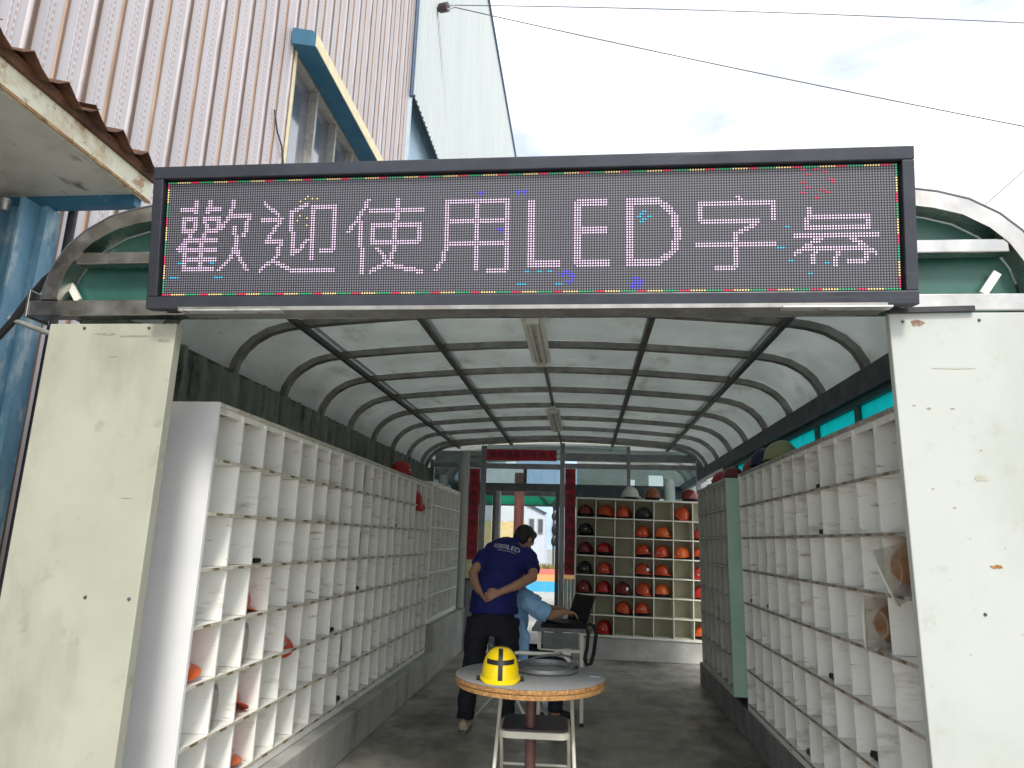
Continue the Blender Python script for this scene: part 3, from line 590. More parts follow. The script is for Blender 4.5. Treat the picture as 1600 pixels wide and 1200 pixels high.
# ---- hard hats
def helmet_proto(name, m, lamp=None, shield=False, dark=False):
    E_ = bpy.data.objects.new(name, None); COL.objects.link(E_); E_.empty_display_size = .1
    mb = MB(); n = 24; rings = 9
    for i in range(rings+1):
        th = (math.pi/2)*i/rings; rr = math.cos(th)**.85; zz = .135*math.sin(th)+.02
        for k in range(n):
            a = 2*math.pi*k/n; fx = .108*rr*math.cos(a); fy = .132*rr*math.sin(a)
            ridge = .006*max(0, 1-abs(fx)/.018)*(1 if i > 2 else 0)
            mb.v.append((fx, fy, zz+ridge))
    for i in range(rings):
        for k in range(n): mb.f.append((i*n+k, i*n+(k+1) % n, (i+1)*n+(k+1) % n, (i+1)*n+k))
    mb.f.append(tuple(rings*n+k for k in range(n)))
    P = lambda nm, b_, mm, **k: obj(nm, b_, mm, E_, world=False, **k)
    P('shell', mb, m, smooth='full')
    br = MB()            # brim: ring, longer at the front (-Y)
    for i in range(n):
        a = 2*math.pi*i/n; c, s_ = math.cos(a), math.sin(a); ex = .012+(.042*max(0, -s_)**2.2)
        zd = -.012*max(0, -s_)**2
        for rx, dz in ((.106, .026), (.108+ex, .018+zd), (.108+ex, .013+zd), (.104, .018)):
            br.v.append((rx*c, (rx*1.22 if rx < .11 else (.132+ex))*s_, dz))
    for i in range(n):
        j = (i+1) % n
        for k in range(4): br.f.append((4*i+k, 4*j+k, 4*j+(k+1) % 4, 4*i+(k+1) % 4))
    P('brim', br, m, smooth=True)
    P('headband', MB().loft([(.094*math.cos(t_), .118*math.sin(t_), -.004) for t_ in [2*math.pi*k/16 for k in range(16)]], [(.010, .003)], 4, (0, 0, 1), closed=True), black_cloth)
    if lamp: P('headlamp', MB().loft([(0, -.118, .075), (0, -.150, .07)], [.02, .024], 12), lamp, smooth=True)
    else: P('badge', MB().box(-.012, .012, -.137, -.126, .045, .062), mat('pale_badge', (.5, .45, .4), None, .5))
    st = MB()
    for sx in (-1, 1): st.loft([(sx*.098, .02, .01), (sx*.085, -.01, -.02)], [(.001, .007)], 4, (0, 1, 0))
    P('chin_strap', st, black_cloth)
    if shield:
        sh = MB(); m_ = 12; rows_ = 6
        for j in range(rows_+1):
            for i in range(m_+1):
                a = R(-78+156*i/m_); rr = .118+.022*j/rows_; dz = .03+.24*j/rows_*(1-.22*(abs(i-m_/2)/(m_/2))**2)
                sh.v.append((rr*math.sin(a), -rr*1.03*math.cos(a), dz))
        q = m_+1
        for j in range(rows_):
            for i in range(m_): sh.f.append((j*q+i, j*q+i+1, (j+1)*q+i+1, (j+1)*q+i))
        P('face_shield', sh, visor_glass, smooth='full')
        edge = sh.v[rows_*q:]+[]
        P('shield_rim', MB().loft(edge, [.0055], 6), ivory, smooth=True)
    return E_
def plastic(n, c, r_=.32): return mat(n, c, tuple(min(1, x*1.12) for x in c), r_, scale=9, stain=[(25, tuple(x*.55 for x in c), .64, .74, V1)], world=True)
HC = dict(orange=plastic('orange_plastic', (.46, .055, .015)), bright=plastic('bright_orange_plastic', (.60, .11, .02)), red=plastic('red_plastic', (.36, .016, .014)), maroon=plastic('maroon_plastic', (.16, .018, .016)), black=plastic('black_hat_plastic', (.018, .016, .02)), white=plastic('white_hat_plastic', (.62, .62, .58)), brown=plastic('brown_hat_plastic', (.22, .07, .028)), navy=plastic('navy_hat_plastic', (.012, .016, .06)), khaki=plastic('khaki_hat_plastic', (.28, .30, .16)), amber=plastic('amber_hat_plastic', (.52, .21, .06)))
PROTO = {}
def hat(kind, loc, rot, label, group, lamp=False, shield=False):
    key = (kind, lamp, shield)
    if key not in PROTO:
        o = helmet_proto('hard_hat', HC[kind], zinc if lamp else None, shield); PROTO[key] = o
    else: o = copy_tree(PROTO[key])
    o.location = loc; o.rotation_euler = rot
    if shield: o.scale = (.86, .86, .86)
    return tag(o, label, 'hard hat', group)
CW = {'orange': 'orange', 'bright': 'bright orange', 'red': 'red', 'maroon': 'dark maroon', 'black': 'black'}
ROWN = ['top', 'second', 'third', 'fourth', 'fifth', 'sixth', 'bottom']; COLN = ['leftmost', 'second', 'third', 'fourth', 'fifth', 'sixth', 'rightmost']
grid = {(1, 1): 'maroon', (1, 2): 'orange', (1, 3): 'orange', (1, 4): 'black', (1, 6): 'orange', (2, 1): 'black', (2, 4): 'orange', (2, 5): 'bright', (2, 7): 'red', (3, 1): 'maroon', (3, 2): 'red', (3, 4): 'orange', (3, 5): 'orange', (3, 6): 'bright', (3, 7): 'orange', (4, 1): 'black', (4, 2): 'orange', (4, 4): 'orange', (4, 5): 'orange', (4, 7): 'red', (5, 1): 'maroon', (5, 2): 'red', (5, 3): 'maroon', (5, 4): 'orange', (5, 5): 'bright', (5, 7): 'red', (6, 3): 'orange', (6, 4): 'orange', (7, 2): 'red', (7, 7): 'bright'}
MB_ = RB['E'].matrix_basis
bpy.context.view_layer.update()
RBm = RB['E'].matrix_world.copy()
for (r_, c), k in grid.items():
    lz = RB['base']+(7-r_)*RB['rh']+.008+.018; lx = .018+(c-.5)*RB['cw']+random.uniform(-.008, .008)
    p = RBm @ Vector((lx, .155, lz)); ry = random.choice((0, 0, 180))+random.uniform(-35, 35); tilt = random.uniform(-8, 8)
    if (r_, c) == (1, 6): tilt = 24
    if (r_, c) == (1, 2): ry = 65
    lamp = (r_, c) in ((4, 4), (1, 3), (5, 3))
    hat(k, p+Vector((0, 0, .004+abs(math.sin(R(tilt)))*.06)), (R(tilt), R(tilt*.4), R(ry)), '%s hard hat in the %s row, %s cell of the rear rack' % (CW[k], ROWN[r_-1], COLN[c-1]), 'hard hats in the rear rack', lamp).scale = (.93, .93, .93)
tz = (RBm @ Vector((0, 0, 2.105-.31))).z
hat('white', (.66, 9.76, tz+.012), (0, 0, R(30)), 'white hard hat on top of the rear rack', 'hard hats on top of racks')
hat('brown', (.955, 9.76, tz+.007), (0, 0, R(170)), 'brown hard hat on top of the rear rack', 'hard hats on top of racks')
hat('maroon', (1.46, 9.76, tz+.0), (0, 0, R(120)), 'dark red hard hat on top of the rear rack at its right end', 'hard hats on top of racks', lamp=True)
# left rack
def cellpos(rk, r_, c, d, ds=0):
    z = rk['z0']+rk['base']+(rk['rows']-r_)*rk['rh']+.030; s_ = rk['a0']+.018+(c-.5)*rk['cw']+ds
    return Vector((rk['front']-rk['face']*d, s_, z))
hat('red', (-1.86, 6.93, 2.12), (0, 0, R(70)), 'red hard hat lying on top of the left rack', 'hard hats on top of racks')
GL_ = 'hard hats in the left rack'
hat('bright', cellpos(RL, 5, 1, .185), (0, R(-14), R(88)), 'orange hard hat in the nearest column of the left rack', GL_)
hat('orange', cellpos(RL, 4, 3, .18), (R(10), 0, R(140)), 'orange hard hat with dark headband in the fourth row of the left rack', GL_)
hat('orange', cellpos(RL, 5, 5, .165), (R(20), R(-25), R(80)), 'red-orange hard hat with brim poking out in the fifth row of the left rack', GL_)
hat('orange', cellpos(RL, 6, 3, .185), (R(0), R(25), R(110)), 'orange hard hat in the sixth row of the left rack', GL_)
hat('bright', cellpos(RL, 7, 3, .185), (0, 0, R(95)), 'orange hard hat in the bottom row of the left rack', GL_)
hat('red', cellpos(RL, 1, 17, .09), (R(30), R(-30), R(85)), 'red hard hat poking out of the top row of the left rack', GL_)
# right rack
hat('amber', cellpos(RR, 3, 2, .13, .03)+Vector((0, 0, .115)), (0, R(-112), R(0)), 'orange hat with flared clear face shield poking out beside the right pillar', 'hats with face shields', shield=True)
hat('amber', cellpos(RR, 4, 3, .13)+Vector((0, 0, .088)), (0, R(-88), R(0)), 'orange hat with smoky face shield, one row below the flared one', 'hats with face shields', shield=True)
G3 = 'hard hats on top of racks'
hat('khaki', (1.47, 5.30, 2.125), (0, 0, R(40)), 'khaki hard hat on top of the right rack', G3)
hat('navy', (1.47, 5.72, 2.125), (0, 0, R(100)), 'navy hard hat on top of the right rack', G3)
hat('brown', (1.47, 6.08, 2.095), (0, 0, R(200)), 'orange-brown hard hat on the far right rack beside the green panel', G3)
hat('maroon', (1.42, 6.75, 2.095), (0, 0, R(20)), 'dark red hard hat midway along the top of the far right rack', G3)
hat('red', (1.42, 7.18, 2.095), (0, 0, R(260)), 'red hard hat at the far end of the far right rack', G3)

# ---- small things left in cells
def visor_wire(rk, r_, c, label, sz=.1):
    p = cellpos(rk, r_, c, .03); E_ = empty('face_shield', p, label, 'face shield', 'empty face shields in the racks')
    pts = [(0, .045*math.cos(a)-.06, sz*math.sin(a)+sz-.016) for a in [R(-80+160*k/12) for k in range(13)]]
    pts = [(p.x+rk['face']*.0-.0, p.y+y, p.z+z) for x, y, z in pts]
    obj('rim', MB().loft(pts, [.0035], 6), zinc, E_, True)
    inner = [(q[0]-rk['face']*.12, q[1], q[2]) for q in pts]
    mb = MB().add(pts+inner, [(i, i+1, i+14, i+13) for i in range(12)]); obj('visor', mb, visor_glass, E_, 'full')
visor_wire(RL, 5, 3, 'clear face shield in the fifth row, third column of the left rack')
visor_wire(RL, 6, 2, 'clear face shield in the sixth row, second column of the left rack')
visor_wire(RL, 3, 10, 'clear face shield in the third row near the middle of the left rack')
visor_wire(RL, 1, 10, 'clear face shield in the top row near the middle of the left rack')
visor_wire(RL, 6, 9, 'clear face shield in the sixth row near the middle of the left rack')
visor_wire(RR, 3, 11, 'clear face shield in the third row near the green end panel')
def goggles(rk, r_, c, label, m=black_plastic, d=.04, ds=0):
    p = cellpos(rk, r_, c, d, ds)-Vector((0, 0, .020)); E_ = empty('goggles', p, label, 'goggles', 'goggles left in the racks')
    fx = rk['face']
    for s_ in (-.019, .019):
        mb = MB().loft([(p.x-fx*.01, p.y+s_, p.z+.016), (p.x+fx*.012, p.y+s_, p.z+.016)], [(.017, .014), (.016, .012)], 10, (0, 1, 0)); obj('lens_cup', mb, m, E_, True)
    obj('strap', MB().loft([(p.x, p.y-.055, p.z+.02), (p.x-fx*.06, p.y-.06, p.z+.012), (p.x-fx*.1, p.y, p.z+.008), (p.x-fx*.06, p.y+.06, p.z+.012), (p.x, p.y+.055, p.z+.02)], [(.002, .008)], 6, (0, 1, 0)), black_cloth, E_, True)
for a in ((RL, 3, 3, 'black goggles in the third row near the front of the left rack'), (RL, 2, 14, 'black goggles in the second row at the far half of the left rack'), (RL, 5, 8, 'black goggles hanging in the fifth row of the left rack'), (RL, 4, 10, 'black goggles in the fourth row midway along the left rack'), (RL, 7, 9, 'black goggles in the bottom row of the left rack'),
          (RR, 1, 6, 'black goggles in the top row of the right rack'), (RR, 2, 6, 'black goggles in the second row of the right rack'), (RR, 5, 6, 'black goggles in the fifth row of the right rack'), (RR, 6, 4, 'black goggles in the sixth row of the right rack near the pillar'), (RR, 4, 11, 'black goggles in the fourth row of the right rack near the green panel'), (RR, 4, 13, 'black goggles in the last column of the right rack')):
    goggles(*a)
goggles(RR, 7, 8, 'blue goggles in the bottom row of the right rack', HC['navy'])

# ---- round table with things on it
TX, TY, TZ, TR = -.295, 4.25, .75, .43
T_ = empty('round_table', (TX, TY, .012), 'round table with grey top and double chipboard edge on a maroon post', 'table')
obj('top', MB().lathe([(TR-.002, 0), (TR, .001), (TR, .0035), (TR-.003, .005)], 72, (TX, TY, TZ-.005)), grey_top, T_, True)
for k in range(2): obj('board', MB().lathe([(TR-.003-k*.004, -.0235), (TR-.001-k*.004, -.020), (TR-.001-k*.004, -.003), (TR-.005-k*.004, 0)], 72, (TX+k*.003, TY, TZ-.0056-k*.0265)), chip, T_, True)
obj('board_gap', MB().lathe([(TR-.012, 0), (TR-.012, .0028)], 72, (TX, TY, TZ-.0320)), black_cloth, T_)
obj('post', MB().lathe([(.031, .02), (.031, TZ-.06)], 20, (TX+.01, TY-.02, 0)), post_mat, T_, True)
obj('flange', MB().lathe([(.11, 0), (.11, .006)], 20, (TX+.01, TY-.02, TZ-.0625)), post_mat, T_, True)
obj('foot_plate', MB().lathe([(.22, .013), (.22, .022), (.05, .03)], 28, (TX+.01, TY-.02, 0)), post_mat, T_, True)
# yellow hat with black tape cross, rear facing the camera
hy = empty('hard_hat', (-.445, 4.03, TZ+.002), 'yellow hard hat with black tape cross on the round table', 'hard hat', rot=(R(-4), 0, R(186)))
P = lambda nm, b_, mm, **k: obj(nm, b_, mm, hy, world=False, **k)
def ysh(th, a, e=0):
    rr = math.cos(th)**.72; return Vector(((.103+e)*rr*math.cos(a), (.125+e)*rr*math.sin(a), .02+(.155+e)*math.sin(th)))
mb = MB(); n = 36; rg = 12
for i in range(rg+1):
    for k in range(n): mb.v.append(tuple(ysh(math.pi/2*i/rg, 2*math.pi*k/n)))
for i in range(rg):
    for k in range(n): mb.f.append((i*n+k, i*n+(k+1) % n, (i+1)*n+(k+1) % n, (i+1)*n+k))
mb.f.append(tuple(rg*n+k for k in range(n))); P('shell', mb, yellow, smooth='full')
br = MB()
for i in range(n):
    a = 2*math.pi*i/n; c, s_ = math.cos(a), math.sin(a); ex = .009+.05*max(0, -s_)**2+.014*max(0, s_)**3; zd = -.012*max(0, s_)**2-.008*max(0, -s_)
    for e, dz in ((-.004, .030), (ex, .016+zd), (ex, .011+zd), (-.006, .02)): br.v.append(((.103+e)*c, (.125+e)*s_, dz))
for i in range(n):
    j = (i+1) % n
    for k in range(4): br.f.append((4*i+k, 4*j+k, 4*j+(k+1) % 4, 4*i+(k+1) % 4))
P('brim', br, yellow, smooth=True)
def strip(fn, wv, m_):     # tape over the shell
    mb = MB(); N_ = 28
    for i in range(N_+1):
        for s_ in (-1, 1): mb.v.append(tuple(fn(i/N_, s_*wv)))
    for i in range(N_): mb.f.append((2*i, 2*i+1, 2*i+3, 2*i+2))
    o = P('tape_strip', mb, m_); sm = o.modifiers.new('thick', 'SOLIDIFY'); sm.thickness = .0008; return o
def surf(x, z):            # rear surface point (local +Y side) at lateral x, height z
    th = math.asin(min(1, max(0, (z-.02)/.1558))) if z > .02 else 0; rr = math.cos(th)**.72; q = max(0, 1-(x/(.1035*max(rr, .02)))**2); return Vector((x, .1258*rr*math.sqrt(q)+.0006, z+.0004))
strip(lambda t_, s_: surf(s_, .010+t_*.162), .0125, black_tape)
strip(lambda t_, s_: surf(-.074+t_*.148, .112+s_), .0115, black_tape)
strip(lambda t_, s_: Vector((s_, -.1258*max(0, math.cos(R(90-t_*80)))**.72, .0208+.1558*math.sin(R(90-t_*80)))), .009, black_tape)
def over(t_, s_):
    a = R(20+140*t_); c = math.cos(a); return Vector((math.copysign(.1036*abs(c)**.72, c), s_, .0212+.1558*math.sin(a)))
strip(over, .012, black_tape)
P('headband', MB().loft([(.095*math.cos(t_), .116*math.sin(t_), .010) for t_ in [2*math.pi*k/20 for k in range(20)]], [(.012, .003)], 4, (0, 0, 1), closed=True), black_cloth)
for sx in (-1, 1):
    P('buckle', MB().box(sx*.118-.012, sx*.118+.012, -.02, .03, .002, .016), black_plastic, bevel=.003)
# coil of steel strapping
ck = empty('steel_strap_coil', (-.205, 4.40, TZ+.002), 'coil of flat grey steel strapping on the round table', 'coil')
rq = random.Random(5)
for j in range(8):
    r0 = .172+.0032*j; cx, cy = -.21+rq.uniform(-.006, .006), 4.38+rq.uniform(-.006, .006); ph = rq.uniform(0, 6.28); tl = rq.uniform(.001, .006); z0 = TZ+.010+.001*j
    pts = [(cx+r0*math.cos(a), cy+r0*.97*math.sin(a), z0+tl*(1+math.sin(a+ph))) for a in [2*math.pi*k/56 for k in range(56)]]
    obj('strap_loop', MB().loft(pts, [(.0012, .0075)], 4, (1, 0, 0), closed=True), strap_steel, ck, True)
for j in range(2):
    pts = [(-.205+(.17-.02*j)*math.cos(R(150-185*k/23)), 4.38+j*.02+.12*math.sin(R(150-185*k/23)), TZ+.03+.045*math.sin(k/23*math.pi)) for k in range(24)]
    obj('strap_loop', MB().loft(pts, [(.0012, .0075)], 4, (1, 0, 0)), strap_steel, ck, True)
tag(obj('paper_label', MB().box(.045, .105, 4.24, 4.262, TZ+.001, TZ+.003), mat('pale_blue_label', (.5, .58, .66), None, .6)), 'small pale blue paper label near the right edge of the round table', 'label')
tag(obj('white_stick', MB().bar((-.09, 4.02, .706), (.02, 4.0, .717), .012, .004), ivory), 'short white flat stick poking out under the round table top', 'stick')

# ---- folding chairs
def folding_chair(label, loc, rz):
    E_ = empty('folding_chair', loc, label, 'folding chair', 'ivory steel folding chairs', rot=(0, 0, rz))
    P = lambda nm, b_, mm, **k: obj(nm, b_, mm, E_, world=False, **k)
    sp_ = MB()     # local: front -Y
    W_ = .20
    def rrect(x, y0, y1, r_, z):
        pts = []
        for cx, cy, a0 in ((x-r_, y1-r_, 0), (-x+r_, y1-r_, 90), (-x+r_, y0+r_, 180), (x-r_, y0+r_, 270)):
            for k in range(5): pts.append((cx+r_*math.cos(R(a0+k*22.5)), cy+r_*math.sin(R(a0+k*22.5)), z))
        return pts
    def slab(z0, z1, x, y0, y1, r_): 
        a, b_ = rrect(x, y0, y1, r_, z0), rrect(x, y0, y1, r_, z1); n = len(a)
        return MB().add(a+b_, [tuple(reversed(range(n))), tuple(range(n, 2*n))]+[(i, (i+1) % n, (i+1) % n+n, i+n) for i in range(n)])
    P('seat', slab(.415, .452, W_, -.19, .19, .06), ivory, bevel=.006)
    P('seat_pad', slab(.4525, .462, W_-.012, -.178, .178, .05), seat_vinyl, bevel=.004)
    for s_ in (-1, 1):
        P('front_leg', MB().loft([(s_*.235, -.25, .012), (s_*.215, .02, .46), (s_*.205, .17, .72), (s_*.19, .195, .775)], [.0115], 10), ivory, smooth=True)
        P('rear_leg', MB().loft([(s_*.205, .27, .012), (s_*.19, -.10, .41)], [.0105], 10), ivory, smooth=True)
    P('top_rail', MB().loft([(-.19, .195, .775), (-.165, .20, .797), (-.12, .203, .806), (.12, .203, .806), (.165, .20, .797), (.19, .195, .775)], [.0115], 10), ivory, smooth=True)
    P('backrest', MB().box(-.19, .19, .17, .185, .64, .775, Matrix.Rotation(R(-4), 4, 'X')), ivory, bevel=.006)
    P('crossbar', MB().loft([(-.228, -.19, .10), (.228, -.19, .10)], [.008], 8), ivory, smooth=True)
    P('crossbar', MB().loft([(-.197, .088, .21), (.197, .088, .21)], [.008], 8), ivory, smooth=True)
    for s_ in (-1, 1):
        P('foot_cap', MB().loft([(s_*.235, -.252, .0), (s_*.234, -.237, .03)], [.0135], 8), black_plastic, smooth=True)
    return E_
folding_chair('ivory folding chair with dark seat pushed under the round table', (-.265, 4.34, .013), R(2))
folding_chair('ivory folding chair under the seated person in light blue', (-.62, 6.34, .013), R(-100+180))

# ---- folding work table with laptop and bag
FT = empty('folding_table', (-.19, 6.4, .013), 'small folding table with grey top and ivory steel legs', 'table')
obj('table_top', MB().box(-.42, .04, 6.19, 6.72, .755, .782), grey_top, FT, bevel=.004)
obj('edge_trim', MB().box(-.424, .044, 6.182, 6.189, .752, .784), alu_dark, FT)
for x in (-.36, .0):
    for y in (6.23, 6.66):
        obj('leg', MB().bar((x, y, .014), (x, y, .754), .03, .03, (0, 1, 0)), ivory, FT); 
obj('crossbar', MB().bar((-.36, 6.215, .30), (.0, 6.215, .30), .02, .024), ivory, FT); obj('crossbar', MB().bar((-.36, 6.212, .60), (.0, 6.212, .60), .02, .024), ivory, FT)
obj('drop_panel', MB().box(-.33, -.03, 6.20, 6.208, .62, .745), alu_dark, FT)
for x in (-.36, .0): obj('foot_cap', MB().box(x-.018, x+.018, 6.212, 6.248, .0125, .04), black_plastic, FT)
LP = empty('laptop', (-.12, 6.35, .784), 'black laptop standing open on the folding table', 'laptop')
A_, B_ = Vector((.035, 6.215, .835)), Vector((-.13, 6.47, .835)); hd = (B_-A_).normalized(); wd = Vector((-hd.y, hd.x, 0)) 
if wd.x > 0: wd = -wd
mid = (A_+B_)/2
obj('base', MB().add([A_, B_, B_+wd*.23, A_+wd*.23]+[p+Vector((0, 0, -.022)) for p in (A_, B_, B_+wd*.23, A_+wd*.23)], [(0, 1, 2, 3), (7, 6, 5, 4), (0, 4, 5, 1), (1, 5, 6, 2), (2, 6, 7, 3), (3, 7, 4, 0)]), black_plastic, LP)
lv = Vector((.07, .05, .215)); tn = Vector((.012, .008, -.002))
obj('screen_lid', MB().add([A_, B_, B_+lv, A_+lv]+[p+tn for p in (A_, B_, B_+lv, A_+lv)], [(0, 1, 2, 3), (7, 6, 5, 4), (0, 4, 5, 1), (1, 5, 6, 2), (2, 6, 7, 3), (3, 7, 4, 0)]), black_plastic, LP)
BG = empty('shoulder_bag', (-.14, 6.35, .783), 'flat black bag under the laptop with its strap hanging off the table', 'bag')
obj('bag_body', MB().box(-.35, .05, 6.20, 6.56, .7835, .812), black_cloth, BG, bevel=.012)
obj('strap', MB().loft([(.03, 6.20, .80), (.055, 6.17, .76), (.045, 6.16, .64), (.025, 6.16, .55), (.04, 6.16, .505), (.075, 6.16, .515), (.10, 6.165, .60), (.12, 6.19, .74), (.10, 6.25, .81), (.05, 6.3, .815)], [(.004, .016)], 8, (0, 1, 0)), black_cloth, BG, True)
# ================================================================== PEOPLE
def fuse(name, mb, m, parent, voxel, smooth_it=3, label=None):
    me = mb.mesh(name); o = bpy.data.objects.new(name, me); COL.objects.link(o)
    md = o.modifiers.new('r', 'REMESH'); md.mode = 'VOXEL'; md.voxel_size = voxel
    dg = bpy.context.evaluated_depsgraph_get(); dg.update()
    m2 = bpy.data.meshes.new_from_object(o.evaluated_get(dg)); o.modifiers.clear(); o.data = m2; bpy.data.meshes.remove(me); m2.name = name
    bm = bmesh.new(); bm.from_mesh(m2)
    for _ in range(smooth_it): bmesh.ops.smooth_vert(bm, verts=bm.verts, factor=.5, use_axis_x=True, use_axis_y=True, use_axis_z=True)
    bm.to_mesh(m2); bm.free(); m2.materials.clear(); m2.materials.append(m)
    m2.polygons.foreach_set('use_smooth', [True]*len(m2.polygons))
    if parent is not None: o.parent = parent; o.matrix_parent_inverse = ROOTINV(parent)
    return o
def hand(mb, wrist, d, palm_n, thumb_side, curl=35, L_=.19, spread_=.0):
    """d: direction wrist->fingers, palm_n: palm normal (fingers curl towards it), thumb_side: direction to the thumb edge"""
    d = Vector(d).normalized(); pn = Vector(palm_n); pn = (pn-d*pn.dot(d)).normalized(); ts = d.cross(pn)
    if ts.dot(Vector(thumb_side)) < 0: ts = -ts
    wr = Vector(wrist)
    mb.loft([wr-d*.02, wr+d*.01, wr+d*.05, wr+d*.09], [(.026, .019), (.030, .017), (.040, .016), (.038, .013)], 12, ts)
    for i, (o_, l_) in enumerate(((.029, .075), (.010, .083), (-.010, .077), (-.028, .06))):
        b0 = wr+d*.082+ts*o_; seg = l_/3; ang = 0; p = b0; pts = [b0-d*.02, b0]
        dirv = d
        for k in range(3):
            ang += R(curl*(.7 if k == 0 else 1)); dirv = d*math.cos(ang)+pn*math.sin(ang); p = p+dirv*seg; pts.append(p)
        mb.loft(pts, [.0095, .0095, .009, .008, .0065], 8, ts)
    t0 = wr+d*.025+ts*.025; mb.loft([t0, t0+d*.025+ts*.022+pn*.006, t0+d*.05+ts*.022+pn*.022, t0+d*.066+ts*.012+pn*.032], [.014, .012, .0105, .008], 8, pn)
def head(mb, c, face, s=1.0):
    f = Vector(face).normalized(); zz = Vector((0, 0, 1)); sdv = f.cross(zz).normalized(); u = sdv.cross(f)
    M = Matrix((sdv, f, u)).transposed(); c = Vector(c)
    mb.ell(c+u*.025*s, (.076*s, .096*s, .088*s), 18, M); mb.ell(c-u*.045*s+f*.018*s, (.060*s, .072*s, .07*s), 16, M)
    mb.ell(c-u*.095*s+f*.055*s, (.032*s, .032*s, .024*s), 10, M)
    mb.loft([c+u*.01*s+f*.09*s, c-u*.025*s+f*.108*s, c-u*.038*s+f*.094*s], [.009*s, .014*s, .010*s], 8, sdv)
    mb.ell(c-u*.072*s+f*.085*s, (.024*s, .012*s, .007*s), 8, M); mb.ell(c+u*.018*s+f*.085*s, (.055*s, .016*s, .010*s), 8, M)
    for q in (-1, 1): mb.ell(c+sdv*q*.077*s-u*.012*s-f*.005*s, (.010*s, .019*s, .031*s), 10, M)
    return M, f, sdv, u
def eyes(parent, c, f, sdv, u, s=1.0):
    for q in (-1, 1):
        e = MB().ell(Vector(c)+sdv*q*.031*s+u*.002*s+f*.083*s, (.0115*s,)*3, 10); obj('eye', e, mat('eye', (.5, .5, .5), (.02, .015, .01), .2, scale=90), parent, 'full')

# ---- standing man, seen from behind, hands clasped behind the back
mb = MB()
hc = (-.525, 6.415, 1.515); fdir = (.50, .66, -.56)
Mh, hf, hs, hu = head(mb, hc, fdir, 1.04)
mb.loft([(-.645, 6.30, 1.42), (-.595, 6.35, 1.455), (-.555, 6.39, 1.50)], [(.07, .065), (.058, .06), (.055, .06)], 14)
mb.loft([(-.735, 6.0, .85), (-.735, 6.0, .98), (-.725, 6.04, 1.10), (-.70, 6.13, 1.25), (-.67, 6.215, 1.37), (-.65, 6.28, 1.43), (-.63, 6.31, 1.46)], [(.12, .08), (.12, .08), (.14, .09), (.17, .1), (.185, .09), (.13, .065), (.06, .05)], 18)
mb.loft([(-.84, 6.2, 1.385), (-.885, 6.10, 1.29), (-.925, 6.02, 1.215), (-.885, 5.94, 1.13), (-.84, 5.885, 1.075)], [.052, .048, .043, .036, .027], 14)     # left arm
mb.loft([(-.47, 6.22, 1.375), (-.425, 6.12, 1.275), (-.415, 6.02, 1.205), (-.54, 5.92, 1.135), (-.665, 5.862, 1.085)], [.054, .05, .045, .040, .028], 14)   # right arm
hand(mb, (-.828, 5.878, 1.068), (.50, -.10, -.80), (.75, .25, .35), (-.2, .3, .4), 48)
hand(mb, (-.672, 5.860, 1.082), (-.93, -.05, -.36), (-.1, -.95, .1), (0, 0, 1), 40)
for sx, kx, ax in ((-.845, -.89, -.925), (-.625, -.615, -.61)):
    ky = 5.94 if sx < -.7 else 6.02; ay = 5.885 if sx < -.7 else 6.06
    mb.loft([(sx+(.03 if sx < -.7 else -.03), 5.99, .82), (kx, ky, .5), (ax, ay, .12), (ax, ay-.005, .05)], [.06, .055, .042, .04], 14)
    mb.loft([(ax, ay-.05, .05), (ax, ay+.02, .045), (ax, ay+.15, .035)], [(.03, .035), (.036, .04), (.03, .02)], 12)
man = fuse('person', mb, skin, None, .0065, 2)
tag(man, 'person in blue polo shirt standing with hands clasped behind the back', 'person', 'people in the shelter')
hb = MB(); c = Vector(hc)
hb.ell(c+hu*.034-hf*.012, (.086, .103, .092), 22, Mh); hb.ell(c-hu*.02-hf*.05, (.076, .062, .075), 16, Mh)
hb.ell(c+hu*.085+hf*.045, (.062, .06, .035), 14, Mh)
hr = fuse('hair', hb, hair_mat, man, .007, 1)
dm = hr.modifiers.new('rough', 'DISPLACE'); tx = bpy.data.textures.new('hairtex', 'CLOUDS'); tx.noise_scale = .02; dm.texture = tx; dm.strength = .012; dm.mid_level = .4
eyes(man, hc, hf, hs, hu, 1.04)
mb = MB()
mb.loft([(-.735, 5.985, .905), (-.735, 5.985, .96), (-.728, 6.02, 1.07), (-.705, 6.11, 1.22), (-.68, 6.19, 1.34), (-.66, 6.25, 1.415), (-.645, 6.29, 1.455), (-.628, 6.315, 1.485)], [(.205, .165), (.205, .162), (.19, .14), (.19, .132), (.20, .122), (.185, .10), (.135, .085), (.075, .07)], 26)
mb.loft([(-.79, 6.23, 1.405), (-.845, 6.17, 1.36), (-.895, 6.085, 1.275)], [(.066, .066), (.074, .072), (.066, .066)], 16)
mb.loft([(-.51, 6.245, 1.40), (-.46, 6.19, 1.35), (-.42, 6.08, 1.245)], [(.066, .066), (.076, .074), (.07, .07)], 16)
pol = fuse('polo_shirt', mb, polo, man, .011, 4)
cl = MB().loft([Vector((-.618, 6.325, 1.492))+Vector((.068*math.cos(a), .062*math.sin(a), .018*math.cos(a)-.010*math.sin(a))) for a in [2*math.pi*k/20 for k in range(20)]], [(.022, .006)], 6, (0, 0, 1), closed=True)
obj('collar', cl, polo, man, True)
mb = MB()
mb.loft([(-.735, 6.0, 1.02), (-.735, 5.99, .93), (-.735, 5.985, .82), (-.735, 5.99, .74)], [(.155, .105), (.172, .125), (.195, .138), (.175, .12)], 22)
mb.loft([(-.845, 5.985, .86), (-.865, 5.965, .68), (-.89, 5.935, .47), (-.915, 5.90, .25), (-.925, 5.885, .105)], [(.112, .125), (.10, .108), (.083, .09), (.07, .08), (.066, .075)], 18)
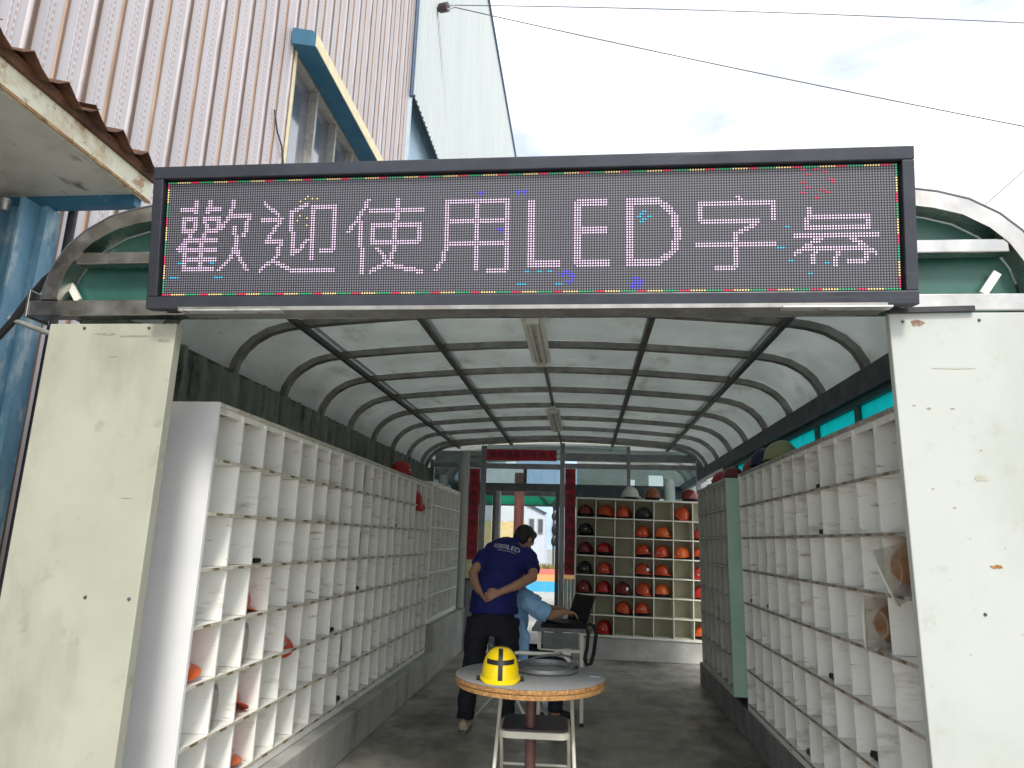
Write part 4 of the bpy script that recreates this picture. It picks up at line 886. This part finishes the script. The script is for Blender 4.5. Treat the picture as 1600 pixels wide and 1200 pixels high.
mb.loft([(-.625, 5.99, .86), (-.615, 6.0, .68), (-.61, 6.02, .47), (-.61, 6.045, .25), (-.61, 6.06, .105)], [(.112, .125), (.10, .108), (.083, .09), (.07, .08), (.066, .075)], 18)
tr_ = fuse('trousers', mb, trouser, man, .011, 4)
dm = tr_.modifiers.new('folds', 'DISPLACE'); tx = bpy.data.textures.new('foldtex', 'CLOUDS'); tx.noise_scale = .09; dm.texture = tx; dm.strength = .03
dm = pol.modifiers.new('folds', 'DISPLACE'); tx2 = bpy.data.textures.new('foldtex2', 'CLOUDS'); tx2.noise_scale = .07; dm.texture = tx2; dm.strength = .028
for ax, ay in ((-.925, 5.885), (-.61, 6.06)):
    s1 = MB().loft([(ax, ay-.075, .058), (ax, ay-.06, .06), (ax, ay, .062), (ax, ay+.07, .055), (ax, ay+.15, .042), (ax, ay+.185, .036)], [(.022, .03), (.038, .042), (.043, .048), (.045, .036), (.042, .024), (.02, .014)], 16)
    sh_ = fuse('shoe', s1, shoe_mat, man, .007, 2)
    obj('sole', MB().loft([(ax, ay-.08, .026), (ax, ay-.05, .026), (ax, ay+.05, .026), (ax, ay+.14, .026), (ax, ay+.195, .026)], [(.025, .013), (.042, .013), (.041, .013), (.046, .013), (.02, .013)], 14), sole_mat, sh_, True)
# print on the back of the polo, wrapped onto the cloth
bpy.context.view_layer.update(); dg = bpy.context.evaluated_depsgraph_get(); bv = BVHTree.FromObject(pol, dg)
def wrap(me, org, right, upv):
    org, right, upv = Vector(org), Vector(right).normalized(), Vector(upv)
    upv = (upv-right*upv.dot(right)).normalized(); nrm = right.cross(upv)
    bm = bmesh.new(); bm.from_mesh(me); bmesh.ops.triangulate(bm, faces=bm.faces)
    bmesh.ops.subdivide_edges(bm, edges=[e for e in bm.edges if e.calc_length() > .012], cuts=1)
    for v in bm.verts:
        p = org+right*v.co.x+upv*v.co.y; h_ = bv.ray_cast(p+nrm*.25, -nrm)
        if h_[0] is not None: v.co = h_[0]+h_[1]*.0025
        else: v.co = p
    bm.to_mesh(me); bm.free(); return me
rdir = (.96, .02, -.22); udir = (0, .75, .66)
link('shirt_print', wrap(text_mesh('▤▤LED', .068, white_print), (-.66, 6.17, 1.395), rdir, udir), man)
link('shirt_print', wrap(text_mesh('▪▪▪▪▪▪▪▪▪▪', .03, white_print), (-.665, 6.15, 1.35), rdir, udir), man)

# ---- seated person in light blue
mb = MB(); hc2 = (-.575, 6.46, 1.235)
M2, f2, s2, u2 = head(mb, hc2, (.8, .25, -.45), 1.0)
mb.loft([(-.58, 6.40, 1.05), (-.58, 6.43, 1.12), (-.58, 6.45, 1.19)], [.055, .052, .055], 12)
mb.loft([(-.64, 6.33, .50), (-.63, 6.34, .70), (-.60, 6.37, .92), (-.585, 6.39, 1.04)], [(.1, .14), (.1, .14), (.1, .17), (.05, .09)], 16)
mb.loft([(-.50, 6.22, 1.02), (-.36, 6.18, .92), (-.27, 6.19, .885), (-.20, 6.22, .895), (-.155, 6.24, .915)], [.05, .046, .042, .034, .026], 12)
hand(mb, (-.155, 6.24, .915), (.93, .2, -.12), (.1, 0, -1), (0, 1, 0), 28)
mb.loft([(-.55, 6.56, 1.02), (-.42, 6.64, .93), (-.28, 6.60, .90), (-.16, 6.52, .90)], [.05, .044, .038, .027], 12); hand(mb, (-.16, 6.52, .90), (.9, -.3, -.1), (0, 0, -1), (0, -1, 0), 28)
for yy in (6.24, 6.46):
    mb.loft([(-.60, yy, .52), (-.24, yy, .53), (-.20, yy, .47), (-.22, yy, .12), (-.22, yy, .06)], [.08, .06, .056, .042, .04], 12)
    mb.loft([(-.26, yy, .05), (-.2, yy, .05), (-.08, yy, .035)], [.035, .04, .025], 10, (0, 1, 0))
sit = fuse('person', mb, skin, None, .0075, 2)
tag(sit, 'person in a light blue shirt seated at the folding table, half hidden', 'person', 'people in the shelter')
hb = MB(); c = Vector(hc2); hb.ell(c+u2*.034-f2*.012, (.084, .1, .09), 18, M2); hb.ell(c-u2*.015-f2*.05, (.074, .06, .07), 14, M2); fuse('hair', hb, hair_mat, sit, .009, 1)
eyes(sit, hc2, f2, s2, u2)
mb = MB()
mb.loft([(-.63, 6.32, .49), (-.63, 6.32, .62), (-.61, 6.34, .80), (-.585, 6.365, .95), (-.575, 6.385, 1.05), (-.575, 6.40, 1.085)], [(.135, .175), (.14, .18), (.14, .195), (.125, .21), (.08, .15), (.06, .06)], 22)
mb.loft([(-.545, 6.26, 1.035), (-.46, 6.20, .985), (-.36, 6.17, .925), (-.285, 6.18, .895)], [(.075, .075), (.082, .082), (.075, .085), (.07, .09)], 16)
mb.loft([(-.55, 6.50, 1.03), (-.48, 6.60, .97), (-.40, 6.63, .93)], [.075, .08, .075], 14)
mb.loft([(-.555, 6.17, .84), (-.51, 6.15, .70), (-.505, 6.15, .57), (-.50, 6.16, .50)], [(.06, .03), (.075, .03), (.065, .03), (.05, .025)], 14)
sb_ = fuse('shirt', mb, shirt_blue, sit, .011, 3)
dm = sb_.modifiers.new('folds', 'DISPLACE'); dm.texture = tx2; dm.strength = .03
mb = MB(); mb.loft([(-.68, 6.34, .52), (-.55, 6.34, .53)], [(.12, .17), (.10, .17)], 18, (0, 0, 1))
for yy in (6.24, 6.46): mb.loft([(-.62, yy, .525), (-.24, yy, .535), (-.195, yy, .48), (-.215, yy, .25), (-.22, yy, .11)], [.092, .076, .075, .066, .062], 14)
fuse('trousers', mb, trouser, sit, .012, 3)
for yy in (6.24, 6.46): fuse('shoe', MB().loft([(-.28, yy, .045), (-.2, yy, .055), (-.1, yy, .04), (-.05, yy, .035)], [(.03, .03), (.042, .042), (.04, .027), (.02, .014)], 12, (0, 1, 0)), black_plastic, sit, .009, 1)

# ================================================================== LEFT: factory wall, canopy
XW = -3.8; PW = .54
BA = empty('factory_building', (XW, 8, 0), 'factory building with rust streaked vertical siding beside the shelter', 'building')
def sid_profile(z0, z1):
    pr = [(0, .022), (.012, .022), (.022, 0), (.058, 0), (.062, .004), (.066, 0), (.084, 0), (.088, .004), (.092, 0), (.13, 0), (.134, .009), (.147, .009), (.151, 0), (.194, 0), (.198, .004), (.202, 0), (.22, 0), (.224, .004), (.228, 0), (.258, 0), (.268, .022), (.279, .022)]
    vs = []
    pr = [(y*1.9286, d*1.15) for y, d in pr]
    for y, d in pr: vs += [(d, y, z0), (d, y, z1)]
    n = len(pr); fs = [(2*i, 2*i+2, 2*i+3, 2*i+1) for i in range(n-1)]
    m_ = len(vs); vs += [(-.012, pr[0][0], z0), (-.012, pr[0][0], z1), (-.012, pr[-1][0], z0), (-.012, pr[-1][0], z1)]
    fs += [(m_, m_+2, m_+3, m_+1)]
    return MB().add(vs, fs)
full = sid_profile(0, 16).mesh('siding_panel', siding); lowp = sid_profile(0, 6.04).mesh('siding_panel', siding); upp = sid_profile(7.72, 16).mesh('siding_panel', siding)
y = -.60
while y < 12.85:
    if y+PW > 7.6 and y < 11.4:
        link('siding_panel', lowp, BA, (XW, y, 0)); link('siding_panel', upp, BA, (XW, y, 0))
    else: link('siding_panel', full, BA, (XW, y+0, 0))
    y += PW
wy0 = -.14+PW*28-.28; 
wy0 = 7.50; wy1 = 11.45
obj('wall_core', MB().box(XW-3, XW-.25, -1.0, 12.9, 0, 15.98), win_dark, BA)
WN = obj('window', MB().box(XW-.245, XW-.20, 7.45, 11.8, 5.95, 7.78), win_dark, BA)
for k in range(5):
    yy = 7.62+k*.76; obj('mullion', MB().box(XW-.14, XW+.005, yy-.03, yy+.03, 6.08, 7.66), win_frame, WN)
    if k < 5: obj('pane', MB().box(XW-.12, XW-.11, yy+.032, yy+.728, 6.08, 7.66), win_glass, WN)
obj('window_rail', MB().box(XW-.14, XW+.01, 7.585, 11.44, 7.661, 7.719), win_frame, WN); obj('window_sill', MB().box(XW-.14, XW+.05, 7.585, 11.44, 6.01, 6.079), win_frame, WN)
obj('window_rail', MB().box(XW-.14, XW-.0, 7.585, 11.44, 6.90, 6.94), win_frame, WN) if False else None
obj('jamb_strip', MB().box(XW-.10, XW+.035, 7.515, 7.565, 5.98, 7.70), hood_edge, WN)
HD = obj('window_hood', MB().prism([(0, 7.69), (.33, 7.62), (.33, 7.80), (.27, 7.86), (0, 7.92)], 4.3, Matrix.Translation((XW+.024, 7.38, 0))), hood_blue, BA)
obj('hood_edge', MB().bar((XW+.36, 7.378, 7.715), (XW+.36, 11.682, 7.715), .012, .19), hood_edge, HD)
obj('corner_flashing', MB().box(XW-.05, XW+.05, 12.87, 13.02, 0, 16), trim_blue, BA)
obj('corner_downpipe', MB().loft([(XW+.07, 12.86, 10.8), (XW+.07, 12.86, 16)], [.045], 10), navy, BA, True)
obj('hook_wire', MB().loft([(XW+.03, 7.14, 6.55), (XW+.04, 7.25, 6.32), (XW+.04, 7.4, 6.22), (XW+.04, 7.5, 6.02)], [.012], 6), rope, BA, True)
# white building behind
BBd = empty('white_warehouse', (XW, 20, 0), 'tall white ribbed warehouse wall behind the factory building', 'building')
def clad(y0, n, p_, z0, z1, x, m, par, name='cladding_sheet'):
    for k in range(n):
        pr = []
        for j in range(5): pr += [(j*p_/5, 0), (j*p_/5+p_*.12, 0), (j*p_/5+p_*.15, .03), (j*p_/5+p_*.18, .03)]
        pr.append((p_, 0)); vs = []
        for yy, d in pr: vs += [(x+d, y0+k*p_+yy, z0), (x+d, y0+k*p_+yy, z1)]
        nn = len(pr); vs += [(x-.02, y0+k*p_, z0), (x-.02, y0+k*p_, z1), (x-.02, y0+(k+1)*p_, z0), (x-.02, y0+(k+1)*p_, z1)]
        obj(name, MB().add(vs, [(2*i, 2*i+2, 2*i+3, 2*i+1) for i in range(nn-1)]+[(2*nn, 2*nn+2, 2*nn+3, 2*nn+1)]), m, par)
clad(13.03, 24, 1.0, 11.05, 21.8, XW+.04, white_clad, BBd)
clad(13.03, 24, 1.0, 0, 11.4, XW-.35, blue_clad, BBd)
obj('eave_trim', MB().box(XW-.05, XW+.12, 13.03, 37.05, 21.801, 21.98), navy, BBd)
obj('wall_core', MB().box(XW-4, XW-.4, 13.03, 37.03, 0, 21.79), blue_clad, BBd)
# insulator and wires
IN = empty('wire_bracket', (-3.72, 14.72, 14.6), 'dark brown insulator bracket holding wires on the white warehouse', 'insulator')
obj('insulator', MB().loft([(-3.75, 14.72, 14.62), (-3.66, 14.68, 14.62), (-3.45, 14.62, 14.6)], [.03, .12, .12], 10), porcelain, IN, True)
obj('clamp', MB().loft([(-3.45, 14.62, 14.64), (-3.30, 14.6, 14.62), (-3.28, 14.6, 14.56), (-3.45, 14.62, 14.52)], [.02], 6), zinc, IN, True)
def wire(a, b_, r_, sag, label):
    a, b_ = Vector(a), Vector(b_); pts = [a.lerp(b_, t_/24)-Vector((0, 0, sag*4*(t_/24)*(1-t_/24))) for t_ in range(25)]
    tag(obj('overhead_wire', MB().loft(pts, [r_], 6), rope, None, True), label, 'wire', 'thin wires across the sky')
wire((-3.28, 14.6, 14.62), (13.2, 14.6, 12.95), .011, -.12, 'upper thin wire running level across the sky')
wire((-3.28, 14.6, 14.56), (13.0, 14.6, 9.80), .013, .10, 'lower thin wire slanting down across the sky')
wire((7.6, 14.6, 7.95), (11.5, 14.6, 11.5), .008, .03, 'faint wire rising at the right edge of the sky')
# ---- rusty canopy on the left
CN = empty('rusty_canopy', (-3.2, 3.5, 0), 'old canopy with rusted corrugated roof, cream soffit and blue steel column', 'canopy')
obj('soffit', MB().box(-3.74, -2.615, -1.5, 3.50, 3.42, 3.44), soffit_mat, CN)
obj('fascia', MB().box(-2.614, -2.59, -1.5, 3.545, 3.405, 3.56), fascia_mat, CN)
obj('fascia', MB().box(-3.74, -2.615, 3.52, 3.545, 3.43, 3.56), fascia_mat, CN)
obj('end_beam', MB().box(-3.74, -2.62, 3.46, 3.518, 3.35, 3.419), hood_blue, CN)
for k in range(8):
    y0 = -1.5+k*.63; pr = []
    for j in range(13):
        f = j/12; pr.append((y0+f*.66, 3.545+.075*(1-(abs(((f*3+.5) % 1)-.5)*2))**1.4+.004*(k % 2)))
    vs = []
    for x, dz in ((-2.50+random.uniform(-.014, .014), 0), (-3.74, .28)):
        for yy, z in pr: vs += [(x, yy, z+dz), (x, yy, z+dz-.005)]
    n = len(pr); fs = []
    for i in range(n-1):
        a, b_ = 2*i, 2*n+2*i; fs += [(a, a+2, b_+2, b_), (a+1, b_+1, b_+3, a+3), (a, a+1, a+3, a+2)]
    obj('roof_sheet', MB().add(vs, fs), rust_sheet, CN)
obj('drip_edge', MB().bar((-2.586, -1.5, 3.409), (-2.586, 3.546, 3.409), .008, .016), mat('rust_edge', (.20, .09, .03), (.40, .26, .12), .8, scale=16, stain=[(12, (.09, .04, .02), .52, .64, V1)]), CN)
obj('roof_edge', MB().box(-2.588, -2.565, -1.5, 3.55, 3.535, 3.59), rust_sheet, CN)
CO = obj('column', MB().box(-3.395, -3.20, 3.44, 3.455, 0, 3.349), blue_paint, CN)
obj('flange', MB().box(-3.215, -3.20, 3.32, 3.439, 0, 3.349), blue_paint, CO); obj('flange', MB().box(-3.395, -3.38, 3.32, 3.439, 0, 3.349), blue_paint, CO)
obj('lip', MB().box(-3.30, -3.288, 3.425, 3.439, 0, 3.349), blue_paint, CO)
obj('backing_post', MB().box(-3.52, -3.41, 3.40, 3.52, 0, 3.349), rust_sheet, CN)
obj('side_channel', MB().box(-3.199, -3.15, 3.45, 3.56, 0, 3.349), blue_paint, CN)
obj('ribbed_hose', MB().loft([(-3.115, 3.60, .2), (-3.115, 3.60, 1.5), (-3.115, 3.60, 3.4)], [.026], 10), hose, CN, True)
obj('lamp_socket', MB().loft([(-3.34, 3.36, 3.349), (-3.34, 3.36, 3.28)], [.03, .022], 10), zinc, CN, True)
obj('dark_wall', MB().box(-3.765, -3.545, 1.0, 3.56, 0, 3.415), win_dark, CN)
tag(obj('black_hose', MB().loft([(-3.0, 2.95, 2.30), (-2.80, 2.92, 2.38), (-2.72, 2.9, 2.455), (-2.62, 2.86, 2.55), (-2.5, 2.8, 2.625), (-2.36, 2.74, 2.68)], [.017], 10), hose, None, True), 'black hose looping from the blue column to the portal corner', 'hose')
tag(obj('conduit_stub', MB().loft([(-2.74, 2.9, 2.47), (-2.55, 2.9, 2.405), (-2.30, 2.86, 2.33)], [.013], 10), zinc, None, True), 'short galvanised pipe stub beside the left pillar', 'pipe')

# ================================================================== REAR: what shows through the glass
S2 = empty('rear_shelter', (-.4, 11.4, 0), 'second arched walkway shelter seen through the rear glass', 'shelter')
for y in (11.2, 12.0, 12.8, 13.6): obj('arch_rib', arch_mesh([(x*1.15+.05, z+.16) for x, z in PROF], y-.03, y+.03, .05), ivory, S2, True)
for k in range(3): obj('roof_panel', arch_mesh([(x*1.15+.05, z+.16) for x, z in PROF], 11.22+k*.8, 11.98+k*.8, .006, .052), sheet_mat, S2, True)
obj('beam', MB().box(-2.6, 2.1, 13.62, 13.74, 2.36, 2.60), alu_dark, S2)
for x in (-2.5, 1.9): obj('beam', MB().box(x-.05, x+.05, 11.2, 13.6, 2.5, 2.62), alu_dark, S2)
for x, y, r_ in ((1.42, 11.6, .085), (-2.35, 11.6, .085)): obj('round_column', MB().loft([(x, y, 0), (x, y, 2.55)], [r_], 16), white_paint, S2, True)
obj('square_column', MB().box(-1.12, -.965, 11.45, 11.6, 0, 2.6), post_mat, S2); obj('red_strip', MB().box(-1.075, -1.01, 11.444, 11.449, 1.2, 2.2), mat('faded_strip', (.14, .03, .03), (.2, .06, .05), .7, scale=20), S2)
GC = empty('green_canopy', (-1.0, 14.4, 0), 'green sheet canopy with dark truss beyond the doorway', 'canopy')
gm = mat('bright_green_sheet', (.02, .36, .22), (.03, .42, .27), .4, scale=4, transl=.4)
obj('sheet', MB().box(-3.4, .9, 14.4, 14.41, 2.22, 2.52), gm, GC)
for a, b_ in (((-3.4, 14.37, 2.21), (.9, 14.37, 2.21)), ((-3.4, 14.37, 2.46), (.9, 14.37, 2.46)), ((-.88, 14.36, 2.46), (-.66, 14.36, 2.22)), ((-.66, 14.36, 2.22), (-.44, 14.36, 2.46))):
    obj('truss_bar', MB().bar(a, b_, .03, .03), alu_dark, GC)
for x in (-3.4, .9): obj('post', MB().box(x-.04, x+.04, 14.33, 14.41, 0, 2.2), alu_dark, GC)
GB = empty('grey_annex', (2.2, 15, 0), 'grey rendered annex wall with bright window openings beyond the rear rack', 'building')
gw = mat('grey_render', (.20, .23, .22), (.27, .30, .29), .7, scale=3)
for b_ in ((-.12, .95, 0, 4.2), (1.12, 1.40, 0, 4.2), (1.72, 5, 0, 4.2), (.951, 1.119, 0, 2.35), (.951, 1.119, 2.85, 4.2), (1.401, 1.719, 0, 2.35), (1.401, 1.719, 2.95, 4.2)):
    obj('wall', MB().box(b_[0], b_[1], 15, 15.15, b_[2], b_[3]), gw, GB)
YB = empty('yellow_wall', (-2.1, 20, 0), 'pale yellow tiled wall beyond the doorway', 'wall')
yt = mat('yellow_tile', (.62, .47, .20), (.70, .55, .27), .6, scale=6, stain=[(9, (.5, .28, .12), .62, .72, V1)])
for r_ in range(7): obj('tile_course', MB().box(-3.6, -1.62, 20-.008*(r_ % 2), 20.2, r_*.29, r_*.29+.282), yt, YB)
obj('upper_wall', MB().box(-3.6, -1.62, 20.02, 20.2, 2.04, 3.6), mat('pale_grey_wall', (.52, .56, .58), (.6, .64, .66), .7, scale=3), YB)
WB = empty('small_white_building', (-1.3, 24, 0), 'small white building with sloped roof and dark windows beyond the doorway', 'building')
ww = mat('white_wall', (.55, .60, .68), (.62, .67, .74), .7, scale=3)
obj('wall', MB().prism([(-2.6, 0), (-1.28, 0), (-1.28, 2.42), (-2.6, 3.05)], 2, Matrix.Translation((0, 24, 0))), ww, WB)
obj('roof_edge', MB().bar((-2.65, 23.97, 3.10), (-1.22, 23.97, 2.42), .08, .07), alu_dark, WB)
for x in (-1.72, -1.42):
    wd_ = obj('window', MB().box(x-.09, x+.09, 23.96, 23.99, 1.75, 2.25), win_frame, WB); obj('pane', MB().box(x-.07, x+.07, 23.95, 23.959, 1.78, 2.22), win_glass, wd_)
LB = empty('light_blue_building', (-.6, 27, 0), 'light blue clad building beyond the doorway', 'building')
clad2 = mat('light_blue_sheet', (.40, .56, .78), (.50, .65, .84), .6, scale=2)
for k in range(5): obj('cladding_sheet', MB().box(-2.6+k*.5, -2.105+k*.5, 27-.02*(k % 2), 27.2, 1.2, 6), clad2, LB)
obj('base_wall', MB().box(-2.6, -.1, 26.9, 27.2, 0, 1.199), mat('base_concrete', (.42, .42, .40), (.5, .5, .48), .8, scale=4), LB)
obj('sign_plate', MB().box(-1.14, -1.02, 26.92, 26.96, 1.5, 2.3), ww, LB)
PK = empty('planter_kerb', (-1.2, 22, 0), 'planter edge painted in blue, orange and red bands beyond the doorway', 'kerb')
for z0, z1, y0, m, c in ((0, .30, 21.9, 'sky_blue_kerb', (.06, .40, .68)), (.301, .50, 22.0, 'orange_kerb', (.75, .36, .14)), (.501, .66, 22.1, 'red_kerb', (.62, .19, .17))):
    obj('painted_band', MB().box(-3.2, .4, y0, 22.6, z0, z1), mat(m, c, tuple(x*1.12 for x in c), .6, scale=3, stain=[(6, (.5, .45, .4), .66, .75, V1)]), PK)
gr = MB(); rr = random.Random(3)
for i in range(1500):
    x, y_ = rr.uniform(-3.2, .4), rr.uniform(22.2, 22.6); h_ = rr.uniform(.06, .2); a = rr.uniform(0, 6.3); dx, dy = math.cos(a)*.02, math.sin(a)*.02; lx, ly = rr.uniform(-.05, .05), rr.uniform(-.05, .05)
    gr.add([(x-dx, y_-dy, .66), (x+dx, y_+dy, .66), (x+lx, y_+ly, .66+h_)], [(0, 1, 2)])
tag(obj('grass', gr, mat('dry_grass', (.20, .20, .07), (.30, .27, .12), .8, scale=9)), 'dry grass growing in the painted planter', 'grass', kind='stuff')
BK = empty('gear_pole', (-.85, 24, 0), 'dark pole with hung gear beside the light blue building', 'pole')
obj('pole', MB().loft([(-.99, 24.5, 0), (-.99, 24.5, 3.2)], [.04], 8), alu_dark, BK, True)
for k, (z, r_) in enumerate(((1.5, .10), (1.9, .12), (2.35, .09), (2.75, .11))): obj('hung_gear', MB().ell((-.98+.03*(k % 2), 24.44, z), (r_, .06, r_*1.7), 10), black_plastic, BK, True)
bpy.context.view_layer.update()
